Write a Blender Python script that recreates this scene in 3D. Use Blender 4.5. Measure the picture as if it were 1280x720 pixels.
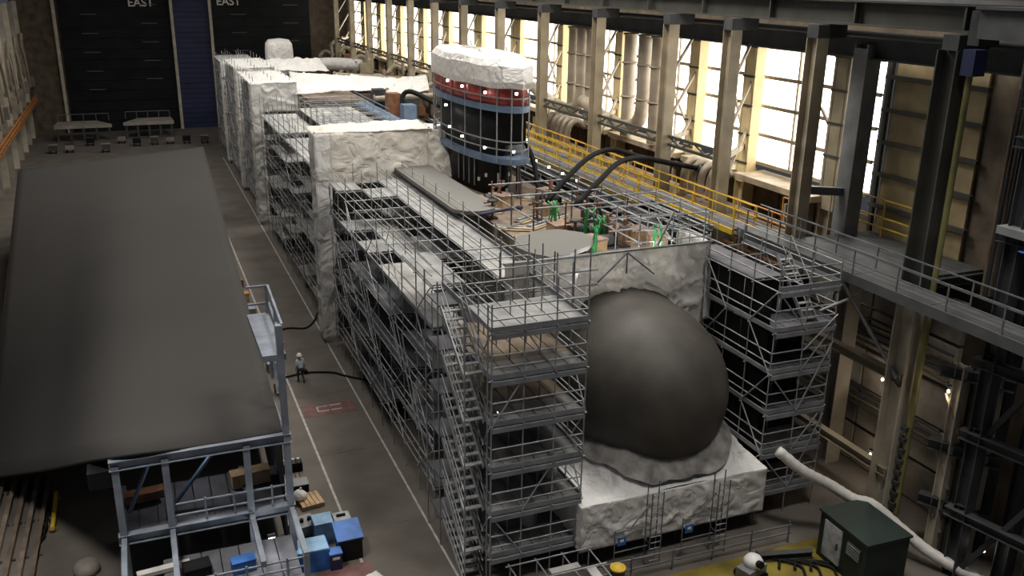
import bpy, math, random
from mathutils import Vector, Matrix, noise

# ------------------------------------------------------------------ scene, camera, light
scene = bpy.context.scene
col = scene.collection
for o in list(bpy.data.objects):
    bpy.data.objects.remove(o)

cam_d = bpy.data.cameras.new('camera')
cam = bpy.data.objects.new('camera', cam_d)
col.objects.link(cam)
cam_d.sensor_width = 36.0
cam_d.lens = 1143.0 / 1280.0 * 36.0
cam_d.clip_end = 600
cam.matrix_world = Matrix((
    (0.92662253, 0.10706876, -0.36042609, 0.0),
    (-0.37570258, 0.3013288, -0.87638378, 0.0),
    (0.01477344, 0.94748996, 0.31944407, 24.0),
    (0, 0, 0, 1)))
scene.camera = cam

world = bpy.data.worlds.new('hall_air')
scene.world = world
world.use_nodes = True
world.node_tree.nodes['Background'].inputs[0].default_value = (0.80, 0.86, 1.0, 1)
world.node_tree.nodes['Background'].inputs[1].default_value = 0.055

scene.view_settings.view_transform = 'Standard'
scene.view_settings.look = 'None'
scene.view_settings.gamma = 1.0
scene.view_settings.exposure = 0.0
scene.view_settings.use_curve_mapping = False


def area(name, loc, size, power, colour, rot=(0, 0, 0), spread=math.pi):
    d = bpy.data.lights.new(name, 'AREA')
    d.shape = 'RECTANGLE'
    d.size, d.size_y = size
    d.energy = power
    d.color = colour
    d.spread = spread
    o = bpy.data.objects.new(name, d)
    o.location = loc
    o.rotation_euler = rot
    col.objects.link(o)
    return o


# unseen overhead lights over boat and aisle, some added to brighten screens and bow
for (lx, ly, p) in ((21, 43, 4600), (21, 66, 4600), (19, 92, 4300), (17, 116, 2600), (-1, 120, 3000), (4, 84, 2000), (4, 48, 2300), (29, 33, 900)):
    area('overhead_fill', (lx, ly, 36), (8, 10), p, (1.0, 0.95, 0.86), spread=math.radians(150))
# two unseen narrow-spread lights added to brighten the front faces and left floor
for (lx, ly, p) in ((21, 19, 1350), (-6, 26, 2200)):
    area('overhead_fill', (lx, ly, 36), (5, 5), p, (1.0, 0.95, 0.88), spread=math.radians(80))

# ------------------------------------------------------------------ materials
M = {}


def mat(name, c, rough=0.6, metal=0.0, var=0.25, scale=3.0, bump=0.0, detail=4, emit=None, c2=None, trans=0.0):
    m = bpy.data.materials.new(name)
    m.use_nodes = True
    nt = m.node_tree
    b = nt.nodes['Principled BSDF']
    b.inputs['Roughness'].default_value = rough
    b.inputs['Metallic'].default_value = metal
    tc = nt.nodes.new('ShaderNodeTexCoord')
    geo = nt.nodes.new('ShaderNodeNewGeometry')
    nz = nt.nodes.new('ShaderNodeTexNoise')
    nz.inputs['Scale'].default_value = scale
    nz.inputs['Detail'].default_value = detail
    nt.links.new(geo.outputs['Position'], nz.inputs['Vector'])
    ramp = nt.nodes.new('ShaderNodeValToRGB')
    ramp.color_ramp.elements[0].position = 0.3
    ramp.color_ramp.elements[1].position = 0.7
    lo = c2 if c2 else tuple(x * (1 - var) for x in c)
    hi = tuple(min(1, x * (1 + var)) for x in c) if not c2 else c
    ramp.color_ramp.elements[0].color = (*lo, 1)
    ramp.color_ramp.elements[1].color = (*hi, 1)
    nt.links.new(nz.outputs['Fac'], ramp.inputs['Fac'])
    nt.links.new(ramp.outputs['Color'], b.inputs['Base Color'])
    if bump:
        bp = nt.nodes.new('ShaderNodeBump')
        bp.inputs['Strength'].default_value = bump
        bp.inputs['Distance'].default_value = 0.1
        nt.links.new(nz.outputs['Fac'], bp.inputs['Height'])
        nt.links.new(bp.outputs['Normal'], b.inputs['Normal'])
    if emit:
        b.inputs['Emission Color'].default_value = (*emit[0], 1)
        b.inputs['Emission Strength'].default_value = emit[1]
    M[name] = m
    return m


mat('concrete', (0.118, 0.102, 0.088), 0.75, 0, 0.22, 0.5, 0.05, 8)
mat('floor_paint_white', (0.42, 0.40, 0.37), 0.7, 0, 0.3, 2)
mat('floor_paint_red', (0.16, 0.075, 0.07), 0.7, 0, 0.3, 2)
mat('floor_paint_yellow', (0.17, 0.13, 0.016), 0.55, 0, 0.45, 0.8)
mat('tube', (0.33, 0.34, 0.35), 0.45, 0.35, 0.25, 2)
mat('tube_dark', (0.16, 0.17, 0.19), 0.5, 0.3, 0.25, 2)
mat('plank', (0.30, 0.30, 0.30), 0.75, 0, 0.3, 1.2)
mat('plank_pale', (0.40, 0.39, 0.375), 0.75, 0, 0.25, 1.2)
mat('plank_dark', (0.11, 0.11, 0.125), 0.8, 0, 0.3, 1.2)
mat('plank_brown', (0.22, 0.165, 0.12), 0.75, 0, 0.3, 1.5)
mat('toe_board', (0.21, 0.22, 0.235), 0.6, 0, 0.25, 1.5)
mat('sheet', (0.86, 0.85, 0.84), 0.55, 0, 0.08, 1.5, 0.15)
mat('sheet_cream', (0.88, 0.84, 0.77), 0.55, 0, 0.08, 1.5, 0.15)
for nm_ in ('sheet', 'sheet_cream'):
    nt = M[nm_].node_tree
    b = nt.nodes['Principled BSDF']
    geo = [q for q in nt.nodes if q.type == 'NEW_GEOMETRY'][0]
    rn = nt.nodes.new('ShaderNodeTexNoise')
    rn.inputs['Scale'].default_value = 0.75
    rn.inputs['Detail'].default_value = 3.5
    rn.inputs['Distortion'].default_value = 0.8
    nt.links.new(geo.outputs['Position'], rn.inputs['Vector'])
    sb_n = nt.nodes.new('ShaderNodeMath'); sb_n.operation = 'SUBTRACT'; sb_n.inputs[1].default_value = 0.5
    ab_n = nt.nodes.new('ShaderNodeMath'); ab_n.operation = 'ABSOLUTE'
    nt.links.new(rn.outputs['Fac'], sb_n.inputs[0])
    nt.links.new(sb_n.outputs[0], ab_n.inputs[0])
    bp = nt.nodes.new('ShaderNodeBump')
    bp.inputs['Strength'].default_value = 1.0
    bp.inputs['Distance'].default_value = 0.38
    nt.links.new(ab_n.outputs[0], bp.inputs['Height'])
    nt.links.new(bp.outputs['Normal'], b.inputs['Normal'])
    tr = nt.nodes.new('ShaderNodeBsdfTranslucent')
    tr.inputs['Color'].default_value = (0.85, 0.82, 0.76, 1)
    nt.links.new(bp.outputs['Normal'], tr.inputs['Normal'])
    mx = nt.nodes.new('ShaderNodeMixShader')
    mx.inputs[0].default_value = 0.28
    nt.links.new(b.outputs[0], mx.inputs[1])
    nt.links.new(tr.outputs[0], mx.inputs[2])
    nt.links.new(mx.outputs[0], nt.nodes['Material Output'].inputs['Surface'])
mat('sheet_net', (0.36, 0.37, 0.38), 0.8, 0, 0.4, 2.5)
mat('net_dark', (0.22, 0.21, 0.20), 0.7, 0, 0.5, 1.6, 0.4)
mat('hull', (0.056, 0.050, 0.043), 0.6, 0, 0.22, 0.9, 0.02, 6)
mat('fin_black', (0.008, 0.008, 0.009), 0.5, 0, 0.3, 1.5)
mat('black_panel', (0.006, 0.006, 0.006), 0.6, 0, 0.1, 1)
mat('deck', (0.22, 0.17, 0.13), 0.75, 0, 0.4, 0.9, 0.1)
mat('grey_cover', (0.036, 0.033, 0.0315), 0.85, 0, 0.08, 0.15)
mat('grey_plate', (0.17, 0.165, 0.155), 0.8, 0, 0.04, 0.3)
mat('blue_steel', (0.13, 0.19, 0.29), 0.5, 0.1, 0.25, 1.5)
mat('staging_steel', (0.22, 0.25, 0.30), 0.5, 0.2, 0.25, 1.5)
mat('red_sheet', (0.48, 0.07, 0.05), 0.55, 0, 0.45, 1.2)
mat('dark_steel', (0.055, 0.058, 0.062), 0.6, 0.2, 0.35, 0.7)
mat('grey_steel', (0.20, 0.21, 0.22), 0.55, 0.2, 0.25, 1)
mat('olive_steel', (0.055, 0.055, 0.046), 0.6, 0.1, 0.3, 0.6)
mat('cream_steel', (0.72, 0.58, 0.33), 0.6, 0, 0.18, 0.8)
mat('drab_steel', (0.32, 0.27, 0.19), 0.6, 0, 0.25, 0.8)
mat('walk_steel', (0.085, 0.088, 0.092), 0.6, 0.2, 0.25, 1)
mat('wall_panel', (0.36, 0.28, 0.155), 0.7, 0, 0.25, 0.8)
mat('wall_brown', (0.13, 0.10, 0.07), 0.8, 0, 0.45, 0.8, 0.1)
mat('wall_grey', (0.21, 0.19, 0.165), 0.8, 0, 0.35, 0.9, 0.05)
mat('wall_pale', (0.30, 0.275, 0.235), 0.8, 0, 0.3, 0.6, 0.05)
mat('ledge', (0.46, 0.38, 0.28), 0.7, 0, 0.3, 1)
mat('window_light', (0.9, 0.9, 0.88), 0.6, 0, 0.02, 0.5, emit=((1.0, 0.965, 0.88), 4.5))
mat('door_dark', (0.014, 0.015, 0.017), 0.55, 0.1, 0.3, 0.5)
mat('door_blue', (0.022, 0.03, 0.085), 0.5, 0.1, 0.25, 0.6)
mat('door_lit_mark', (0.10, 0.10, 0.09), 0.6, 0, 0.2, 1)
mat('letter_white', (0.75, 0.72, 0.66), 0.6, 0, 0.1, 2)
mat('post_pale', (0.50, 0.45, 0.36), 0.6, 0, 0.2, 1)
mat('yellow', (0.60, 0.40, 0.03), 0.5, 0, 0.25, 1.5)
mat('yellow_dull', (0.25, 0.235, 0.09), 0.55, 0, 0.3, 1.2)
mat('orange', (0.50, 0.20, 0.04), 0.55, 0, 0.3, 1.5)
mat('rust', (0.22, 0.10, 0.05), 0.7, 0, 0.4, 1.5)
mat('duct', (0.34, 0.29, 0.23), 0.55, 0.2, 0.2, 1)
mat('flex', (0.62, 0.60, 0.57), 0.6, 0, 0.12, 3, 0.2)
mat('rubber', (0.010, 0.010, 0.011), 0.65, 0, 0.3, 2)
mat('green', (0.03, 0.30, 0.08), 0.5, 0, 0.3, 2)
mat('green_dark', (0.014, 0.025, 0.022), 0.55, 0.1, 0.25, 1)
mat('timber', (0.46, 0.31, 0.17), 0.75, 0, 0.3, 2)
mat('timber_dark', (0.17, 0.13, 0.10), 0.8, 0, 0.35, 2)
mat('skip_blue', (0.03, 0.13, 0.42), 0.5, 0, 0.25, 2)
mat('light_blue', (0.20, 0.36, 0.55), 0.5, 0, 0.25, 2)
mat('white_paint', (0.72, 0.72, 0.71), 0.5, 0, 0.1, 2)
mat('lamp_glow', (1, 1, 1), 0.4, 0, 0.01, 1, emit=((1.0, 0.96, 0.9), 14.0))
mat('lamp_warm', (1, 0.9, 0.7), 0.4, 0, 0.01, 1, emit=((1.0, 0.80, 0.55), 25.0))
mat('skin', (0.50, 0.33, 0.25), 0.6, 0, 0.05, 4)
mat('cloth_pale', (0.55, 0.60, 0.70), 0.8, 0, 0.12, 5)
mat('cloth_dark', (0.05, 0.055, 0.07), 0.85, 0, 0.15, 5)
mat('pink_clutter', (0.27, 0.19, 0.15), 0.8, 0, 0.3, 2)

for nm_ in ('rubber', 'fin_black', 'black_panel', 'door_dark'):
    M[nm_].node_tree.nodes['Principled BSDF'].inputs['Specular IOR Level'].default_value = 0.15

# ------------------------------------------------------------------ helpers
INV = {}          # object -> inverse world matrix
SHARED = {}
I4 = Matrix.Identity(4)


def tag(o, label=None, cat=None, group=None, kind=None):
    if label: o['label'] = label
    if cat: o['category'] = cat
    if group: o['group'] = group
    if kind: o['kind'] = kind
    return o


def place(o, m, parent=None):
    col.objects.link(o)
    if parent is not None:
        o.parent = parent
        o.matrix_parent_inverse = INV[parent.name]
    o.matrix_basis = m
    INV[o.name] = m.inverted()
    return o


def thing(name, label, cat, loc=(0, 0, 0), group=None, kind=None):
    o = bpy.data.objects.new(name, None)
    o.empty_display_size = 0.3
    place(o, Matrix.Translation(loc))
    return tag(o, label, cat, group, kind)


def unit(shape, mname):
    k = (shape, mname)
    if k in SHARED:
        return SHARED[k]
    if shape == 'box':
        v = [(x, y, z) for z in (-.5, .5) for y in (-.5, .5) for x in (-.5, .5)]
        f = [(0, 2, 3, 1), (4, 5, 7, 6), (0, 1, 5, 4), (2, 6, 7, 3), (0, 4, 6, 2), (1, 3, 7, 5)]
    elif shape.startswith('tube'):
        n = int(shape[4:])
        v = [(math.cos(2 * math.pi * i / n), math.sin(2 * math.pi * i / n), z) for z in (0, 1) for i in range(n)]
        f = [(i, (i + 1) % n, n + (i + 1) % n, n + i) for i in range(n)]
        f += [tuple(range(n - 1, -1, -1)), tuple(range(n, 2 * n))]
    elif shape == 'ibeam':
        t, w = 0.07, 0.05
        p = [(-.5, -.5), (.5, -.5), (.5, -.5 + t), (w, -.5 + t), (w, .5 - t), (.5, .5 - t), (.5, .5), (-.5, .5),
             (-.5, .5 - t), (-w, .5 - t), (-w, -.5 + t), (-.5, -.5 + t)]
        n = len(p)
        v = [(x, y, z) for z in (0, 1) for (x, y) in p]
        f = [(i, (i + 1) % n, n + (i + 1) % n, n + i) for i in range(n)]
        f += [tuple(range(n - 1, -1, -1)), tuple(range(n, 2 * n))]
    me = bpy.data.meshes.new(shape)
    me.from_pydata(v, [], f)
    me.materials.append(M[mname])
    if shape.startswith('tube'):
        for q in me.polygons:
            q.use_smooth = len(q.vertices) == 4
    SHARED[k] = me
    return me


def axis_matrix(a, b, sx, sy, roll=None):
    a, b = Vector(a), Vector(b)
    d = b - a
    L = d.length
    z = d / L
    ref = Vector((0, 0, 1)) if abs(z.z) < 0.9 else Vector((0, 1, 0))
    x = ref.cross(z).normalized()
    y = z.cross(x)
    m = Matrix((x * sx, y * sy, z * L)).transposed().to_4x4()
    m.translation = a
    return m


def tube(par, name, a, b, r, mname, n=6):
    o = bpy.data.objects.new(name, unit('tube%d' % n, mname))
    return place(o, axis_matrix(a, b, r, r), par)


def beam(par, name, a, b, w, h, mname):
    o = bpy.data.objects.new(name, unit('ibeam', mname))
    return place(o, axis_matrix(a, b, w, h), par)


def bar(par, name, a, b, w, h, mname):
    """square bar from a to b"""
    a, b = Vector(a), Vector(b)
    m = axis_matrix(a, b, w, h)
    m = m @ Matrix.Translation((0, 0, .5))
    o = bpy.data.objects.new(name, unit('box', mname))
    return place(o, m, par)


def box(par, name, c, s, mname, rz=0.0, rx=0.0, ry=0.0):
    o = bpy.data.objects.new(name, unit('box', mname))
    m = Matrix.Translation(c) @ Matrix.Rotation(rz, 4, 'Z') @ Matrix.Rotation(ry, 4, 'Y') @ Matrix.Rotation(rx, 4, 'X') @ Matrix.Diagonal((*s, 1))
    return place(o, m, par)


def mesh(par, name, v, f, mname, smooth=True):
    v = [Vector(p) for p in v]
    c = Vector((sum(p.x for p in v) / len(v), sum(p.y for p in v) / len(v), min(p.z for p in v)))
    me = bpy.data.meshes.new(name)
    me.from_pydata([tuple(p - c) for p in v], [], f)
    me.materials.append(M[mname])
    if smooth:
        for q in me.polygons:
            q.use_smooth = True
    o = bpy.data.objects.new(name, me)
    return place(o, Matrix.Translation(c), par)


def spline(pts, k=5):
    P = [Vector(p) for p in pts]
    P = [P[0] * 2 - P[1]] + P + [P[-1] * 2 - P[-2]]
    out = []
    for i in range(1, len(P) - 2):
        for s in range(k):
            t = s / k
            a, b, c, d = P[i - 1], P[i], P[i + 1], P[i + 2]
            out.append(.5 * ((2 * b) + (c - a) * t + (2 * a - 5 * b + 4 * c - d) * t * t + (3 * b - a - 3 * c + d) * t ** 3))
    out.append(P[-2])
    return out


def hose(par, name, pts, r, mname, n=8, k=5, rib=0.0):
    P = spline(pts, k)
    v, f = [], []
    up = Vector((0.13, 0.2, 1))
    for i, p in enumerate(P):
        d = (P[min(i + 1, len(P) - 1)] - P[max(i - 1, 0)]).normalized()
        x = d.cross(up)
        if x.length < 0.05:
            x = d.cross(Vector((1, 0.3, 0)))
        x.normalize()
        y = d.cross(x)
        rr = r * (1 + (rib if i % 2 else -rib))
        for j in range(n):
            a = 2 * math.pi * j / n
            v.append(p + x * rr * math.cos(a) + y * rr * math.sin(a))
    for i in range(len(P) - 1):
        for j in range(n):
            f.append((i * n + j, i * n + (j + 1) % n, (i + 1) * n + (j + 1) % n, (i + 1) * n + j))
    f.append(tuple(range(n - 1, -1, -1)))
    f.append(tuple((len(P) - 1) * n + j for j in range(n)))
    return mesh(par, name, v, f, mname)


def crease(q):
    return (1 - min(1, abs(noise.noise(q)) * 2.2)) ** 3


def sheet(par, name, p00, p10, p11, p01, nu, nv, amp, mname, seed=0, freq=0.6, sag=0.0, thick=0.04):
    """a hung or laid sheet with folds, as a thin closed body"""
    p00, p10, p11, p01 = map(Vector, (p00, p10, p11, p01))
    nrm = (p10 - p00).cross(p01 - p00).normalized()
    nu, nv = int(nu * 1.7), int(nv * 1.7)
    v, f = [], []
    for s in (0, 1):
        for j in range(nv + 1):
            for i in range(nu + 1):
                u, w = i / nu, j / nv
                p = (p00 * (1 - u) + p10 * u) * (1 - w) + (p01 * (1 - u) + p11 * u) * w
                q = p * freq + Vector((seed * 7.3, seed * 3.1, seed))
                w3 = Vector((noise.noise(q * .7), noise.noise(q * .7 + Vector((9, 4, 2))), noise.noise(q * .7 + Vector((3, 8, 5)))))
                a = noise.noise(q) * 0.45 + noise.noise(q * 2.3) * 0.2 + crease((q + w3 * .6) * 1.3) * 0.5 + crease((q + w3 * .5) * 2.9 + Vector((5, 1, 7))) * 0.28
                a *= 0.3 + 0.7 * min(1, 7 * min(u, 1 - u, w, 1 - w))
                p = p + nrm * (a * amp - s * thick)
                p.z -= sag * 4 * u * (1 - u) * (0.4 + 0.6 * w) * (0.8 + 0.5 * noise.noise(q * 1.5))
                v.append(p)
    N = (nu + 1) * (nv + 1)
    W = nu + 1
    for j in range(nv):
        for i in range(nu):
            a = j * W + i
            f.append((a, a + 1, a + 1 + W, a + W))
            f.append((N + a, N + a + W, N + a + 1 + W, N + a + 1))
    edge = [i for i in range(W)] + [j * W + nu for j in range(1, nv + 1)] + [nv * W + i for i in range(nu - 1, -1, -1)] + [j * W for j in range(nv - 1, 0, -1)]
    for i in range(len(edge)):
        a, b = edge[i], edge[(i + 1) % len(edge)]
        f.append((a, N + a, N + b, b))
    return mesh(par, name, v, f, mname)


def prism(par, name, outline, z0, z1, mname, smooth=False):
    n = len(outline)
    v = [(x, y, z0) for x, y in outline] + [(x, y, z1) for x, y in outline]
    f = [(i, (i + 1) % n, n + (i + 1) % n, n + i) for i in range(n)] + [tuple(range(n - 1, -1, -1)), tuple(range(n, 2 * n))]
    return mesh(par, name, v, f, mname, smooth)


def ellipse(cx, cy, a, b, n=40, t0=0.0, t1=2 * math.pi, close=True):
    m = n if close else n + 1
    return [(cx + a * math.cos(t0 + (t1 - t0) * i / n), cy + b * math.sin(t0 + (t1 - t0) * i / n)) for i in range(m)]


def lathe(par, name, c, prof, mname, n=20, axis='z'):
    """prof: (radius, height) pairs"""
    v, f = [], []
    for r, h in prof:
        for j in range(n):
            a = 2 * math.pi * j / n
            if axis == 'z':
                v.append((c[0] + r * math.cos(a), c[1] + r * math.sin(a), c[2] + h))
            else:
                v.append((c[0] + r * math.cos(a), c[1] + h, c[2] + r * math.sin(a)))
    for i in range(len(prof) - 1):
        for j in range(n):
            q = (i * n + j, i * n + (j + 1) % n, (i + 1) * n + (j + 1) % n, (i + 1) * n + j)
            f.append(q if axis == 'z' else q[::-1])
    f.append(tuple(range(n - 1, -1, -1)) if axis == 'z' else tuple(range(n)))
    f.append(tuple((len(prof) - 1) * n + j for j in range(n)) if axis == 'z' else tuple((len(prof) - 1) * n + j for j in range(n - 1, -1, -1)))
    return mesh(par, name, v, f, mname)


def text(par, name, s, m, size, mname):
    cu = bpy.data.curves.new(name, 'FONT')
    cu.body = s
    cu.size = size
    cu.extrude = 0.02
    cu.offset = size * 0.012
    to = bpy.data.objects.new('tmp_text', cu)
    col.objects.link(to)
    bpy.context.view_layer.update()
    me = bpy.data.meshes.new_from_object(to.evaluated_get(bpy.context.evaluated_depsgraph_get()))
    bpy.data.objects.remove(to)
    me.materials.clear()
    me.materials.append(M[mname])
    o = bpy.data.objects.new(name, me)
    return place(o, m, par)


def ordinal(i):
    return ['first', 'second', 'third', 'fourth', 'fifth', 'sixth', 'seventh', 'eighth', 'ninth', 'tenth', 'eleventh', 'twelfth', 'thirteenth', 'fourteenth'][i]


rnd = random.Random(11)

# ================================================================== THE HALL
fl = box(None, 'floor', (10, 90, -0.15), (60, 170, 0.3), 'concrete')
tag(fl, kind='structure')
# painted lines and the red keep-clear mark are thin paint on the floor
box(fl, 'painted_line', (6.98, 75, 0.006), (0.12, 110, 0.012), 'floor_paint_white')
box(fl, 'painted_line', (10.55, 80, 0.006), (0.10, 104, 0.012), 'floor_paint_white')
box(fl, 'red_floor_mark', (8.6, 48.9, 0.005), (3.0, 1.5, 0.010), 'floor_paint_red')
for k, (dx, dy, w, h) in enumerate(((7.98, 49.0, .10, .75), (8.3, 49.32, .6, .13), (8.3, 48.7, .6, .13), (9.05, 49.32, .65, .13), (9.05, 48.7, .65, .13))):
    box(fl, 'painted_letter', (dx, dy, 0.012), (w, h, 0.012), 'floor_paint_white')
box(fl, 'yellow_floor_paint', (22.5, 26.2, 0.006), (9.5, 3.6, 0.012), 'floor_paint_yellow')
for k in range(9):
    box(fl, 'floor_joint', (8.7, 36 + k * 7.5, 0.004), (3.4, 0.05, 0.008), 'plank_dark')

# ---- east wall with its three doors
we = thing('wall_east', None, None, (10, 161, 0), kind='structure')
box(we, 'wall_face', (10, 161.4, 14), (52, 0.4, 28), 'wall_brown')
for dn, (x0, x1, m, n, label) in enumerate(((-9.4, 6.6, 'door_dark', 15, None), (7.1, 12.4, 'door_blue', 30, None), (13.0, 28.6, 'door_dark', 15, None))):
    d = thing('door_%d' % (dn + 1), None, None, ((x0 + x1) / 2, 160.6, 0), kind='structure')
    hgt = 24.0
    for k in range(n):
        z = (k + .5) * hgt / n
        box(d, 'door_board' if m == 'door_dark' else 'shutter_slat', ((x0 + x1) / 2, 160.7 + (0.05 if k % 2 else 0), z), (x1 - x0, 0.35, hgt / n - 0.05), m)
    if m == 'door_dark':
        for k in range(5):  # pale strips put the lit marks on the boards into colour
            box(d, 'door_handle', ((x0 + 0.26 * (x1 - x0)), 160.46, 6.6 + k * 2.85), (2.4, 0.12, 0.14), 'door_lit_mark')
            box(d, 'door_handle', ((x0 + 0.80 * (x1 - x0)), 160.46, 8.1 + k * 2.85), (2.4, 0.12, 0.14), 'door_lit_mark')
    tx = 0.55 if dn == 0 else 13.8
    if m == 'door_dark':
        text(d, 'painted_word', 'EAST', Matrix.Translation((tx, 160.45, 19.2 if dn == 0 else 19.45)) @ Matrix.Rotation(math.pi / 2, 4, 'X'), 1.72, 'letter_white')
for k, x in enumerate((-10.0, 6.85, 12.7)):
    p = tag(bar(None, 'trim_%d' % (k + 1), (x, 160.1, 0), (x, 160.1, 26), 0.45, 0.5, 'post_pale'), kind='structure')

# ---- left wall
wl = thing('wall_left', None, None, (-15.4, 110, 0), kind='structure')
box(wl, 'wall_face', (-15.4, 112, 9), (0.4, 98, 18), 'wall_pale')
for k in range(15):
    y = 70 + k * 6.2
    beam(wl, 'pilaster', (-14.9, y, 0), (-14.9, y, 20), 0.6, 0.7, 'wall_pale' if k % 2 else 'post_pale')
    bar(wl, 'rail_brace', (-14.8, y, 9), (-14.8, y + 3, 15), 0.2, 0.2, 'drab_steel')
    bar(wl, 'rail_brace', (-14.8, y + 3, 15), (-14.8, y + 6, 9), 0.2, 0.2, 'drab_steel')
wk = thing('wall_walkway', 'narrow walkway with orange handrail along the left wall', 'walkway', (-14.3, 110, 5.3))
box(wk, 'deck_plate', (-14.4, 118, 5.3), (1.4, 82, 0.2), 'rust')
for z in (5.85, 6.4):
    bar(wk, 'handrail', (-13.75, 77, z), (-13.75, 159, z), 0.09, 0.09, 'orange')
for k in range(34):
    bar(wk, 'rail_post', (-13.75, 77 + k * 2.45, 5.3), (-13.75, 77 + k * 2.45, 6.4), 0.08, 0.08, 'orange')
for k in range(9):
    y = 84 + k * 9
    w = thing('wall_duct', 'thin pale pipe bend on the left wall, %s from the near end' % ordinal(k), 'duct', (-14.3, y, 7.5), 'left wall ducts')
    hose(w, 'duct_bend', [(-14.6, y, 13.5), (-14.4, y, 12), (-14.3, y + .3, 9), (-14.4, y + .8, 7.6), (-14.8, y + 1.2, 7.4)], 0.16, 'duct')
    tube(w, 'duct_collar', (-14.7, y, 13.4), (-14.5, y, 15.5), 0.3, 'duct', 10)
    box(w, 'fan_box', (-14.4, y + 3.6, 8.2), (1.0, 1.5, 1.5), 'wall_grey')

# ---- right wall: low brown wall, ledge, glazing between outer columns
INNER = [28.1, 36.3, 43.2, 49.5, 59.0, 68.5, 77.9, 87.7, 97.0, 106.3, 115.9, 126.4, 137.0, 148.0]
OUTER = [38.5, 46.3, 52.3, 62.7, 73.1, 83.2, 93.6, 104.4, 114.4, 125.0, 135.7, 145.8, 156.0]
wr = thing('wall_right', None, None, (35.6, 90, 0), kind='structure')
box(wr, 'lower_wall', (35.6, 98.5, 6.2), (0.5, 125, 12.4), 'wall_brown')
box(wr, 'upper_wall', (35.6, 98.5, 22.6), (0.5, 125, 4.0), 'wall_brown')
box(wr, 'near_wall', (35.6, 27.5, 12), (0.5, 17.0, 24), 'wall_brown')
for i in range(len(OUTER) - 1):
    y0, y1 = OUTER[i] + .3, OUTER[i + 1] - .3
    box(wr, 'ledge_slab', (34.5, (y0 + y1) / 2, 12.9), (2.2, y1 - y0 - 0.1, 0.35), 'ledge')
    for k in range(int((y1 - y0) / 1.6)):
        box(wr, 'wall_bay_panel', (35.25, y0 + 0.8 + k * 1.6, 10.8), (0.2, 1.45, 3.4), 'wall_brown')
for i in range(len(OUTER) - 1):
    y0, y1 = OUTER[i] - (1.9 if i == 0 else 0), OUTER[i + 1]
    w = thing('window_%d' % (i + 1), None, None, (35.2, (y0 + y1) / 2, 13.5), kind='structure')
    nc = 2 if y1 - y0 < 8 else 3
    zs = [13.55, 15.28, 17.0, 18.72, 20.45]
    for c in range(nc):
        for r in range(4):
            ya, yb = y0 + (y1 - y0) * c / nc, y0 + (y1 - y0) * (c + 1) / nc
            box(w, 'pane', (35.3, (ya + yb) / 2, (zs[r] + zs[r + 1]) / 2), (0.06, yb - ya - .1, zs[r + 1] - zs[r] - .12), 'window_light')
    for z in zs:
        bar(w, 'glazing_bar', (35.15, y0, z), (35.15, y1, z), 0.16, 0.2, 'drab_steel')
    for c in range(1, nc):
        yb = y0 + (y1 - y0) * c / nc
        bar(w, 'mullion', (35.2, yb, 13.5), (35.2, yb, 20.5), 0.12, 0.12, 'drab_steel')
    bar(w, 'window_brace', (34.95, y0 + .4, 13.6), (34.95, y0 + (y1 - y0) * .42, 17.6), 0.13, 0.13, 'drab_steel')
# panelled blank bay nearest the camera
wp = thing('wall_panelling', 'tan panelled wall bay with dark glazing bars right of the windows', 'wall panels', (35.1, 34.6, 11.4))
for r in range(6):
    z = 11.6 + r * 1.62
    for (y, wd) in ((31.2, 1.9), (34.1, 3.2)):
        box(wp, 'panel', (35.2, y, z + .78), (0.14, wd, 1.38), 'wall_panel')
    bar(wp, 'cross_rail', (35.0, 30, z), (35.0, 36.2, z), 0.25, 0.2, 'olive_steel')
for y in (32.3, 35.95):
    bar(wp, 'upright', (35.0, y, 11.2), (35.0, y, 21.6), 0.2, 0.22, 'olive_steel')


for i, y in enumerate(INNER):
    x = 30.5
    lab = 'massive near steel column with yellow pipe beside it, right of the tan panels' if i == 0 else 'steel crane column in front of the windows, %s from the near yellow-piped column' % ordinal(i - 1)
    c = thing('steel_column', lab, 'column', (x, y, 0), 'inner crane columns')
    m = 'post_pale' if i == 0 else 'drab_steel'
    lw = 0.95 if i == 0 else 0.72
    beam(c, 'lower_shaft', (x, y, 0), (x, y, 11.0), lw, lw * 1.15, m)
    beam(c, 'upper_shaft', (x, y, 11.0), (x, y, 21.6), lw * .95, lw * 1.1, 'olive_steel' if i == 0 else m)
    box(c, 'base_plate', (x, y, 0.06), (1.3, 1.3, 0.12), 'dark_steel')
    box(c, 'cap_bracket', (x + .5, y, 21.9), (1.7, 0.8, 0.6), 'dark_steel')
    if i > 1:
        for k in range(3):
            z = 13 + k * 2.8
            bar(c, 'lattice_brace', (x + .2, y, z), (34.4, OUTER[min(i - 1, 12)] if i - 1 < 13 else y + 2, z + 2.8), 0.15, 0.15, 'drab_steel')
        bar(c, 'tie_beam', (x + .3, y, 14.6), (34.2, OUTER[min(i - 1, 12)], 14.6), 0.2, 0.3, 'drab_steel')
for i, y in enumerate(OUTER):
    x = 34.5
    lab = 'brown boxed wall column between the tan panels and the first window' if i == 0 else 'cream flat-faced wall column beside the glazing, %s from the tan panels' % ordinal(i)
    c = thing('wall_column', lab, 'column', (x, y, 0), 'outer window columns')
    m = 'drab_steel' if i == 0 else 'cream_steel'
    beam(c, 'shaft', (x, y, 0), (x, y, 21.6), 0.8, 0.9, m)
    box(c, 'face_plate', (x - .3, y, 17), (0.12, (1.1 if i < 5 else 2.4) if i else 1.2, 9.2), m)
    for k in range(5):
        box(c, 'splice_plate', (x - .38, y, 13.6 + k * 1.72), (0.08, (1.14 if i < 5 else 2.44) if i else 1.24, 0.12), 'olive_steel')
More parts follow.
